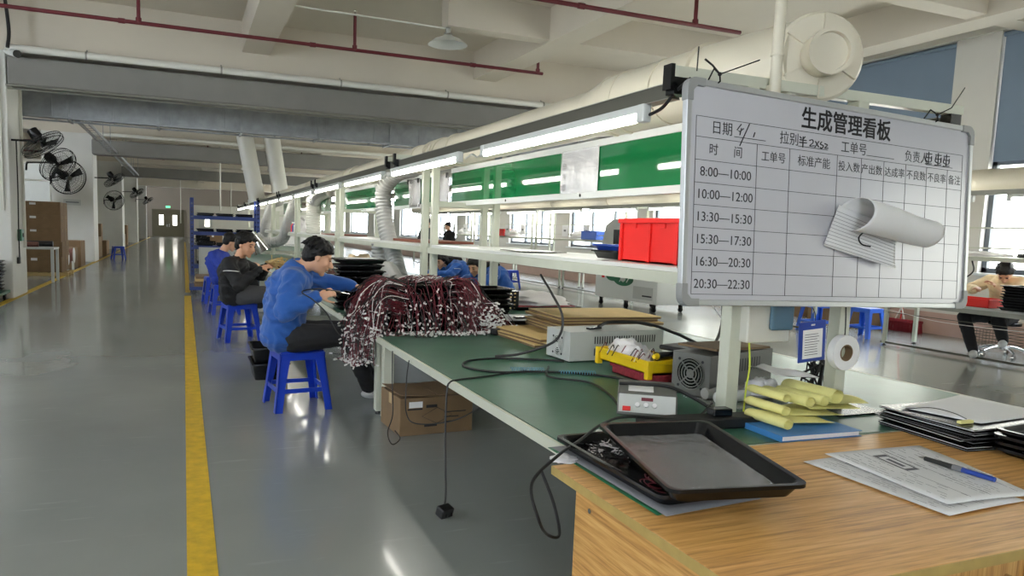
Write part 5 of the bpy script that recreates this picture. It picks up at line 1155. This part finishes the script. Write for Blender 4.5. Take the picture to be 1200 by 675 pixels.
MB().cyl((0, 0, .1), (0, 0, .45), .028).build('column', 'chrome', t, smooth=True); MB().cyl((0, 0, .45), (0, 0, .5), .2, n=28).build('seat', 'blackplastic', t, bevel=.01)
carton('cardboard box behind the chair base at the right edge', (11.6, 6.5, 0), .4, .45, .35)
carton('long brown carton on the floor under the window table, left of the red broom', (11.6, 10.2, 0), .5, 1.3, .35)
carton('taped carton on the floor behind the bright blue stools', (11.7, 12.0, 0), .5, 1.2, .4)
t = thing('wire_basket', 'grey wire basket on the floor behind the shoes of the beige worker', 'basket', (11.5, 7.3, 0)); m = MB()
for z in np.arange(.03, .3, .045): m.tube([(-.2, -.25, z), (.2, -.25, z), (.2, .25, z), (-.2, .25, z)], .005, 4, closed=True)
for y in np.arange(-.25, .26, .05): m.cyl((-.2, y, .03), (-.2, y, .29), .004, n=4)
m.build('mesh', 'darkalu', t)
t = thing('broom', 'dark red push broom standing against the pink skirting', 'broom', (11.85, 9.15, 0), (0, 0, .1))
MB().box((0, 0, .2), (.09, .62, .05)).build('head', 'redcloth', t, bevel=.01); m = MB(); r = random.Random(8)
for i in range(380): x, y = r.uniform(-.04, .04), r.uniform(-.3, .3); m.cyl((x, y, .18), (x*1.6+r.uniform(-.01, .01), y*1.06, .004), .004, n=4)
m.build('bristle', 'redcloth', t)['kind'] = 'stuff'
MB().cyl((0, .08, .2), (.25, .12, 1.3), .013).build('handle', 'redplastic', t); MB().cyl((0, .0, .2), (.03, .09, .42), .012).cyl((0, .18, .2), (.03, .1, .42), .012).build('brace', 'whitewire', t)
cable('thin white cord sagging below the window side table', [(9.6, 8.0, .6), (9.58, 7.4, .55), (9.58, 6.9, .5), (9.58, 6.2, .5), (9.6, 5.5, .52)], .005, 'whitewire')
# items on window side shelves/tables further
for i, (x, y, m_, l) in enumerate(((9.8, 16.4, 'skyplastic', 'blue slatted bin on the far window table'), (9.8, 20.6, 'skyplastic', 'blue bin farther along the window tables'), (9.8, 22.2, 'redplastic', 'small red bin far along the window tables'), (9.85, 27, 'skyplastic', 'farthest blue bin on the window tables'))):
    bin_(l, (x, y, 1.41 if i in (0, 2) else .752), .45, .75, .22, m_, False)
for i in range(7): bag('%s bag of white goods on the window side tables' % ords[i], (9.9, 15.2+i*2.2, 1.41 if i % 2 else .752), (.25, .4, .22), 'whitebag', 30+i)
for i in range(5): stack(3, 'on the %s window side table past the machine' % ords[i], (9.8, 15.9+i*3.1, .752), .5, .6, seed=40+i)
# white machine
t = thing('laminator_machine', 'white industrial machine with a green logo standing on casters beyond the shelf', 'machine', (9.1, 13.3, 0), .08)
MB().bx(-.42, .42, -1.05, 1.05, .17, 1.0).build('cabinet', 'whiteacryl', t, bevel=.01)
prof = [(-1.0, 1.0), (-.9, 1.72), (-.45, 1.92), (.55, 1.88), (.8, 1.75), (1.0, 1.0)]
MB().prism(prof, -.4, .4, R=R90).build('hood', 'metalgrey', t, bevel=.01)
MB().bx(-.405, -.4, -.62, .5, 1.1, 1.66).build('dark_opening', 'blackplastic', t, bevel=.002)
for y in (-.95, -.45): MB().cyl((-.44, y+.1, 1.66), (-.4, y+.1, 1.66), .03, n=14).build('button', 'yellowplastic', t)
MB().bx(-.424, -.42, -.93, -.3, .24, .5).build('access_door', 'metalgrey', t); MB().bx(-.425, -.424, -.9, -.6, .3, .33).build('slot', 'ink', t)
el = lambda cy, cz, a, b, n=32: [(cy+a*math.cos(2*PI*i/n), cz+b*math.sin(2*PI*i/n)) for i in range(n)]
m = MB(); m.prism(el(.42, .66, .24, .11), -.429, -.42, R=R90); m.prism(el(.05, .62, .34, .15), -.431, -.42, R=R90); lg = m.build('logo_disc', 'greenlogo', t)
m = MB()
for a in (-.6, -.2, .2): m.box((-.4325, .05+a*.3, .62), (.002, .025, .18), rot(.7, 0, 0))
m.prism(el(.05, .62, .09, .06), -.4335, -.43, R=R90); m.build('logo_mark', 'metalgrey', lg)
MB().bx(-.424, -.42, .72, .82, .6, .72).build('red_mark', 'redplastic', t)
for y in (-.9, .0, .9):
    for x in (-.35, .35): c = MB().cyl((x, y-.02, .05), (x, y+.02, .05), .05, n=16).bx(x-.02, x+.02, y-.04, y+.04, .05, .17).build('caster', 'blackplastic', t)
cable('black cable hanging from the whiteboard corner to the floor beyond', [(3.9, 5.6, .2), (4.3, 5.9, .05), (5.2, 6.6, .012), (6, 7.4, .012)], .012)
# ------------------------------------------------------------ aisle side far racks
t = thing('pallet_rack', 'blue steel storage rack with black trays beyond the seated workers', 'rack', (1.12, 22.85, 0))
for x in (-.9, .9):
    for y in (-.4, .4):
        m = MB().bx(x-.05, x+.05, y-.04, y+.04, 0, 2.2).build('upright', 'bluepaint', t, bevel=.004)
        h = MB()
        for z in np.arange(.1, 2.1, .12): h.bx(x-.02, x+.02, y-.043, y-.04, z, z+.03)
        h.build('punched_hole', 'blackplastic', m)
for z in (.2, .75, 1.15, 1.6): MB().bx(-.88, .88, -.42, -.38, z, z+.1).bx(-.88, .88, .38, .42, z, z+.1).build('beam', 'bluepaint', t); MB().bx(-.86, .86, -.38, .38, z+.08, z+.095).build('deck', 'bluepaint', t)
for j, z in enumerate((.3, .85, 1.25, 1.7)):
    for i in range(3): stack(2, 'on the %s level of the blue rack, %s pile' % (('lowest', 'second', 'third', 'top')[j], ('left', 'middle', 'right')[i]), (.58+i*.54, 22.85, z), .45, .6, seed=j*3+i)
t = thing('steel_cabinet', 'grey cabinet standing before the blue rack', 'cabinet', (.78, 20.4, 0)); MB().bx(-.42, .42, -.3, .3, .06, .86).build('body', 'metalgrey', t, bevel=.006); MB().bx(-.4, .4, -.3, .3, 0, .06).build('plinth', 'darkalu', t)
d_ = MB().bx(-.38, .38, -.312, -.3, .1, .82).build('door', 'metalgrey', t, bevel=.003); MB().bx(.3, .33, -.33, -.312, .42, .52).build('handle', 'chrome', d_)
t = thing('pallet_cart', 'low blue frame cart holding flat brown boards at the yellow line', 'cart', (.72, 16.9, 0))
MB().bx(-.62, .62, -.5, .5, .09, .16).build('deck', 'bluepaint', t, bevel=.005)
for x in (-.52, .52):
    for y in (-.4, .4): MB().cyl((x, y-.015, .045), (x, y+.015, .045), .045, n=14).build('caster', 'blackplastic', t)
for i in range(4): tag(MB().box((.72+.01*i, 16.85, .161+.055*i+.026), (1.05, .8, .05)).build('flat_carton', 'carddark' if i != 2 else 'tan', bevel=.004), 'flat brown carton on the low blue cart, %s' % ('lowest', 'second', 'third', 'topmost')[i], 'carton', 'flat cartons on the low blue cart')
for i, (x, y, c) in enumerate(((.55, 27, 1), (.5, 31, 0), (.75, 35, 0), (.6, 39, 1))): 
    t = thing('work_table', '%s dark work table with black trays beyond the blue rack' % ords[i], 'table', (x+.3, y, 0)); MB().bx(-.6, .6, -.7, .7, .68, .72).build('tabletop', 'darkalu', t)
    for a in (-.55, .55):
        for b in (-.65, .65): MB().bx(a-.02, a+.02, b-.02, b+.02, 0, .68).build('leg', 'darkalu', t)
    stack(4, 'on the %s dark table past the blue rack' % ords[i], (x+.2, y-.2, .722), .5, .6, seed=60+i)
    if c: carton('carton on the %s dark work table beyond the blue rack' % ords[i], (x+.5, y+.3, .722), .4, .4, .4)
t = thing('site_cabin', 'white partition room far right of the double door', 'partition', (6.5, 62, 0))
MB().bx(-5.9, 3.6, 0, .1, 0, 2.75).bx(-5.9, -5.8, 0, 5, 0, 2.75).bx(-5.95, 3.6, -.05, 5, 2.75, 2.85).build('panel', 'wall', t)
dr = MB().bx(-5.4, -4.4, -.04, 0, 0, 2.1).build('door', 'metalgrey', t); MB().bx(-4.95, -4.6, -.05, -.04, 1.2, 1.8).build('pane', 'doorglass', dr)
# ------------------------------------------------------------ left side
t = thing('tray_trolley', 'green steel trolley at the foot of the first column, left edge', 'trolley', (-3.35, 15.05, 0))
MB().bx(-.5, .42, -.55, .45, .12, .17).build('deck', 'greenlogo', t, bevel=.006)
for x in (-.42, .34):
    for y in (-.45, .35): MB().cyl((x-.018, y, .06), (x+.018, y, .06), .06, n=16).bx(x-.03, x+.03, y-.03, y+.03, .08, .12).build('caster', 'blackplastic', t)
for i in range(9): tray('black tray with wires on the green trolley at the left edge, %s' % (ords[i] + ' from below'), (-3.39+random.uniform(-.02, .02), 14.98, .172+.062*i), .78, .85, .045, random.uniform(-.03, .03), group='trays on the green trolley')
o = wires(150, 77, lambda r: (lambda x, y, z: [(x, y+.1, z), (x, y-.04, z+.02), (x+r.uniform(-.05, .05), y-.1, z-.08), (x+r.uniform(-.08, .08), y-.11, z-r.uniform(.1, .25))])(r.uniform(-3.75, -3.0), 14.55, r.uniform(.35, .74))).build('wire_bundle', ['redwire', 'blackrubber', 'whitewire'])
tag(o, 'wires dangling from the trays on the green trolley', 'wires', kind='stuff')
t = thing('work_table', 'light steel table with dark bundles beside the tall carton stack', 'table', (-3.4, 19.85, 0)); MB().bx(-.75, .6, -.35, .45, .76, .8).build('tabletop', 'metalgrey', t)
for x in (-.7, .56):
    for y in (-.31, .41): MB().bx(x-.03, x+.03, y-.03, y+.03, 0, .76).build('leg', 'metalgrey', t)
tag(MB().cyl((-3.9, 19.8, .865), (-3.15, 19.8, .865), .06, n=14).build('cable_bundle', 'copper', smooth=True), 'dark wrapped bundle at the front of the left steel table', 'bundle')
tag(MB().cyl((-3.5, 20.12, .875), (-2.9, 20.12, .875), .07, n=14).build('cable_bundle', 'blackrubber', smooth=True), 'dark wrapped bundle at the back of the left steel table', 'bundle')
t = thing('pallet', 'wooden pallet under the tall carton stack', 'pallet', (-3.3, 22.2, 0)); m = MB()
for x in (-.45, -.22, 0, .22, .45): m.bx(x-.05, x+.05, -.6, .6, .08, .1)
for y in (-.5, 0, .5): m.bx(-.5, .5, y-.05, y+.05, 0, .08)
m.build('slat', 'tan', t)
zs = [(.1, .4), (.5, .38), (.88, .34), (1.22, .34), (1.56, .34)]
for i, (z, h) in enumerate(zs):
    for j in range(2): carton('brown carton in the tall stack by the left steel table, %s layer, %s' % (('bottom', 'second', 'middle', 'fourth', 'top')[i], ('front one', 'rear one')[j]), (-3.32, 22.0+.62*j-.1, z), .78 if i != 1 else .82, .6, h, group='cartons stacked on the pallet at the left')
for i, (x, y, a, b, c, l) in enumerate(((-3.5, 25.3, .9, .9, .62, 'large flat carton right of the tall carton stack'), (-3.45, 26.6, .9, 1.1, .8, 'open carton beyond the flat one at the left line'), (-3.6, 33, 1.0, 1.4, .8, 'dark brown carton pile past the second column'), (-3.5, 35.5, .9, 1.2, .6, 'brown carton near the small blue stool'), (-3.6, 46, 1.0, 2, .7, 'far carton beyond the third column'), (-3.6, 50, .8, 1.2, 1.2, 'taller far carton beyond the third column'), (-3.5, 59, .9, 1.5, 1.6, 'far tall carton beside the fourth column'), (-3.8, 37.5, .7, .7, 1.3, 'upright brown carton leaning past the second column'))): carton(l, (x, y, 0), a, b, c, worn=i % 2 == 0)
for i, y in enumerate((24.2, 25.4)):
    t = thing('cable_drum', ('dark drum on little white legs by the left yellow line, nearer one', 'dark drum on little white legs by the left yellow line, farther one')[i], 'drum', (-3.1, y-1.0, 0)); MB().cyl((-.25, 0, .42), (.1, 0, .42), .2, n=28).build('drum', 'copper', t, smooth=True); MB().cyl((.1, 0, .42), (.12, 0, .42), .22, n=28).build('rim', 'whiteacryl', t, smooth=True)
    for x in (-.2, .08):
        for q in (-.1, .1): MB().bx(x-.02, x+.02, q-.02, q+.02, 0, .26).build('leg', 'whiteacryl', t)
t = thing('notice_board', 'small grey notice plate on the second column', 'sign', (-3.55, 28.93, 2.05)); MB().bx(-.27, .27, -.02, .0, -.1, .1).build('plate', 'metalgrey', t, bevel=.004); MB().bx(-.2, .2, -.022, -.02, -.02, .02).build('print', 'papergrey', t)
t = thing('wall_cabinet', 'grey electrical cabinet behind the first column', 'cabinet', (-4.4, 27.6, 1.9)); MB().bx(-.4, .4, -.15, .15, 0, .75).build('body', 'metalgrey', t, bevel=.01); MB().bx(-.3, .3, -.16, -.15, .8, 1.3).build('door', 'metalgrey', t)
t = thing('socket_box', 'dark green socket box on the aisle face of the first column', 'socket', (-2.88, 16.2, 1.15)); MB().bx(-.02, .05, -.12, .12, -.11, .11).build('housing', 'greenlogo', t, bevel=.01); MB().cyl((.05, 0, 0), (.06, 0, 0), .04, n=16).build('socket', 'blackplastic', t)
cable('lead with plug hanging down the aisle face of the first column', [(-2.87, 16.1, 2.9), (-2.86, 16.05, 2.0), (-2.86, 16.0, 1.3), (-2.86, 16.0, .7)], .012)
tag(MB().bx(-2.9, -2.85, 15.95, 16.05, .62, .74).build('plug', 'blackrubber', bevel=.01), 'black plug dangling low on the aisle face of the first column', 'plug')
for i, (x, y) in enumerate(((-3.02, 15.57), (-2.87, 16.6))): tag(MB().bx(x-.025, x+.025, y-.02, y+.02, .9 if i else 1.6, 4.35).build('cable_trunking', 'ivory'), ('white cable trunking on the camera side of the first column', 'white cable trunking on the aisle side of the first column')[i], 'trunking')
# CCTV
t = thing('security_camera', 'white bullet security camera at the top of the first column', 'camera', (-2.72, 15.3, 4.33), (0, .25, -.9))
MB().cyl((-.22, 0, 0), (.1, 0, 0), .055, .07, 20).build('body', 'whiteacryl', t, smooth=True); MB().cyl((.1, 0, 0), (.13, 0, 0), .065, n=20).build('lens', 'blackplastic', t); MB().cyl((-.15, 0, .04), (-.2, 0, .2), .025).build('bracket', 'whiteacryl', t)
cable('thick black cable running up from the security camera', [(-2.8, 15.25, 4.4), (-2.78, 15.3, 4.7), (-2.82, 15.3, 5.2), (-2.85, 15.3, 5.4)], .03)
# ------------------------------------------------------------ wall fans
def make_fan(pitch, label):
    t = thing('wall_fan', label, 'fan', group='black wall fans on the columns')
    R_ = .37; P3 = Matrix.Rotation(pitch, 3, 'X')
    def hd_(mb): mb.v = [tuple(P3 @ Vector(v)) for v in mb.v]; return mb
    MB().tube(spline([(-.02, .75, -.16), (0, .75, -.02), (0, .68, 0), (0, .14, 0)], 5), .02, 8).build('bracket', 'blackplastic', t, smooth=True)
    hd_(MB().lathe([(.001, -.26), (.09, -.24), (.1, -.1), (.06, -.04), (.001, -.04)], (0, 0, 0), (0, -1, 0), 20)).build('motor', 'blackplastic', t, smooth=True)
    g = MB()
    for y, q in ((.03, 1.0), (.075, 1.03), (.12, 1.0)): g.tube([(R_*q*math.cos(a), -y, R_*q*math.sin(a)) for a in np.linspace(0, 2*PI, 36, endpoint=False)], .007, 5, closed=True)
    for q in (.35, .7):
        for y0, s_ in ((.03, -1), (.12, 1)): g.tube([(R_*q*math.cos(a), -(y0+s_*.04*(1-q*q)), R_*q*math.sin(a)) for a in np.linspace(0, 2*PI, 28, endpoint=False)], .003, 4, closed=True)
    for i in range(44):
        a = 2*PI*i/44
        for y0, s_ in ((.03, -1), (.12, 1)): g.tube([(R_*q*math.cos(a), -(y0+s_*.04*(1-q*q)), R_*q*math.sin(a)) for q in (.15, .5, .8, 1.0)], .0026, 3)
    hd_(g).build('guard', 'blackplastic', t)
    for k in range(3):
        a = k*2*PI/3+.5; R3 = Matrix.Rotation(-a, 3, 'Y')
        hd_(MB().grid(lambda u, v: R3 @ Vector((.05+.27*u, -.075+(.035*(v-.5)), (v-.5)*(.06+.1*u)+.02*u)), 6, 4)).build('blade', 'blackplastic', t, solid=.004, smooth='all')
    hd_(MB().cyl((0, -.05, 0), (0, -.105, 0), .045, n=16)).build('hub', 'blackplastic', t)
    hd_(MB().cyl((0, -.16, 0), (0, -.155, 0), .05, n=18)).build('badge', 'darkalu', t)
    return t
f0 = make_fan(.95, 'black wall fan on the first column, tilted edge on, nearest'); f0.location = (-2.42, 15.7, 2.88); f0.rotation_euler = (0, 0, 1.3)
f1 = make_fan(.25, 'black wall fan facing the aisle, lowest of the three at the left'); f1.location = (-2.42, 18.9, 2.42); f1.rotation_euler = (0, 0, .55)
f2 = make_fan(.6, 'black wall fan half turned between the nearest and the lowest one'); f2.location = (-2.42, 17.4, 2.62); f2.rotation_euler = (0, 0, .9)
for src, loc, rz, l in ((f0, (-2.3, 29.2, 2.95), 1.3, 'black wall fan on the second column, high one'), (f1, (-2.5, 31.6, 2.25), .5, 'black wall fan low behind the second column'),
        (f0, (-2.25, 42.0, 2.95), 1.2, 'black wall fan on the third column'), (f0, (-2.25, 54.5, 2.9), 1.3, 'black wall fan on the fourth column')): dup(src, loc, rz, l)
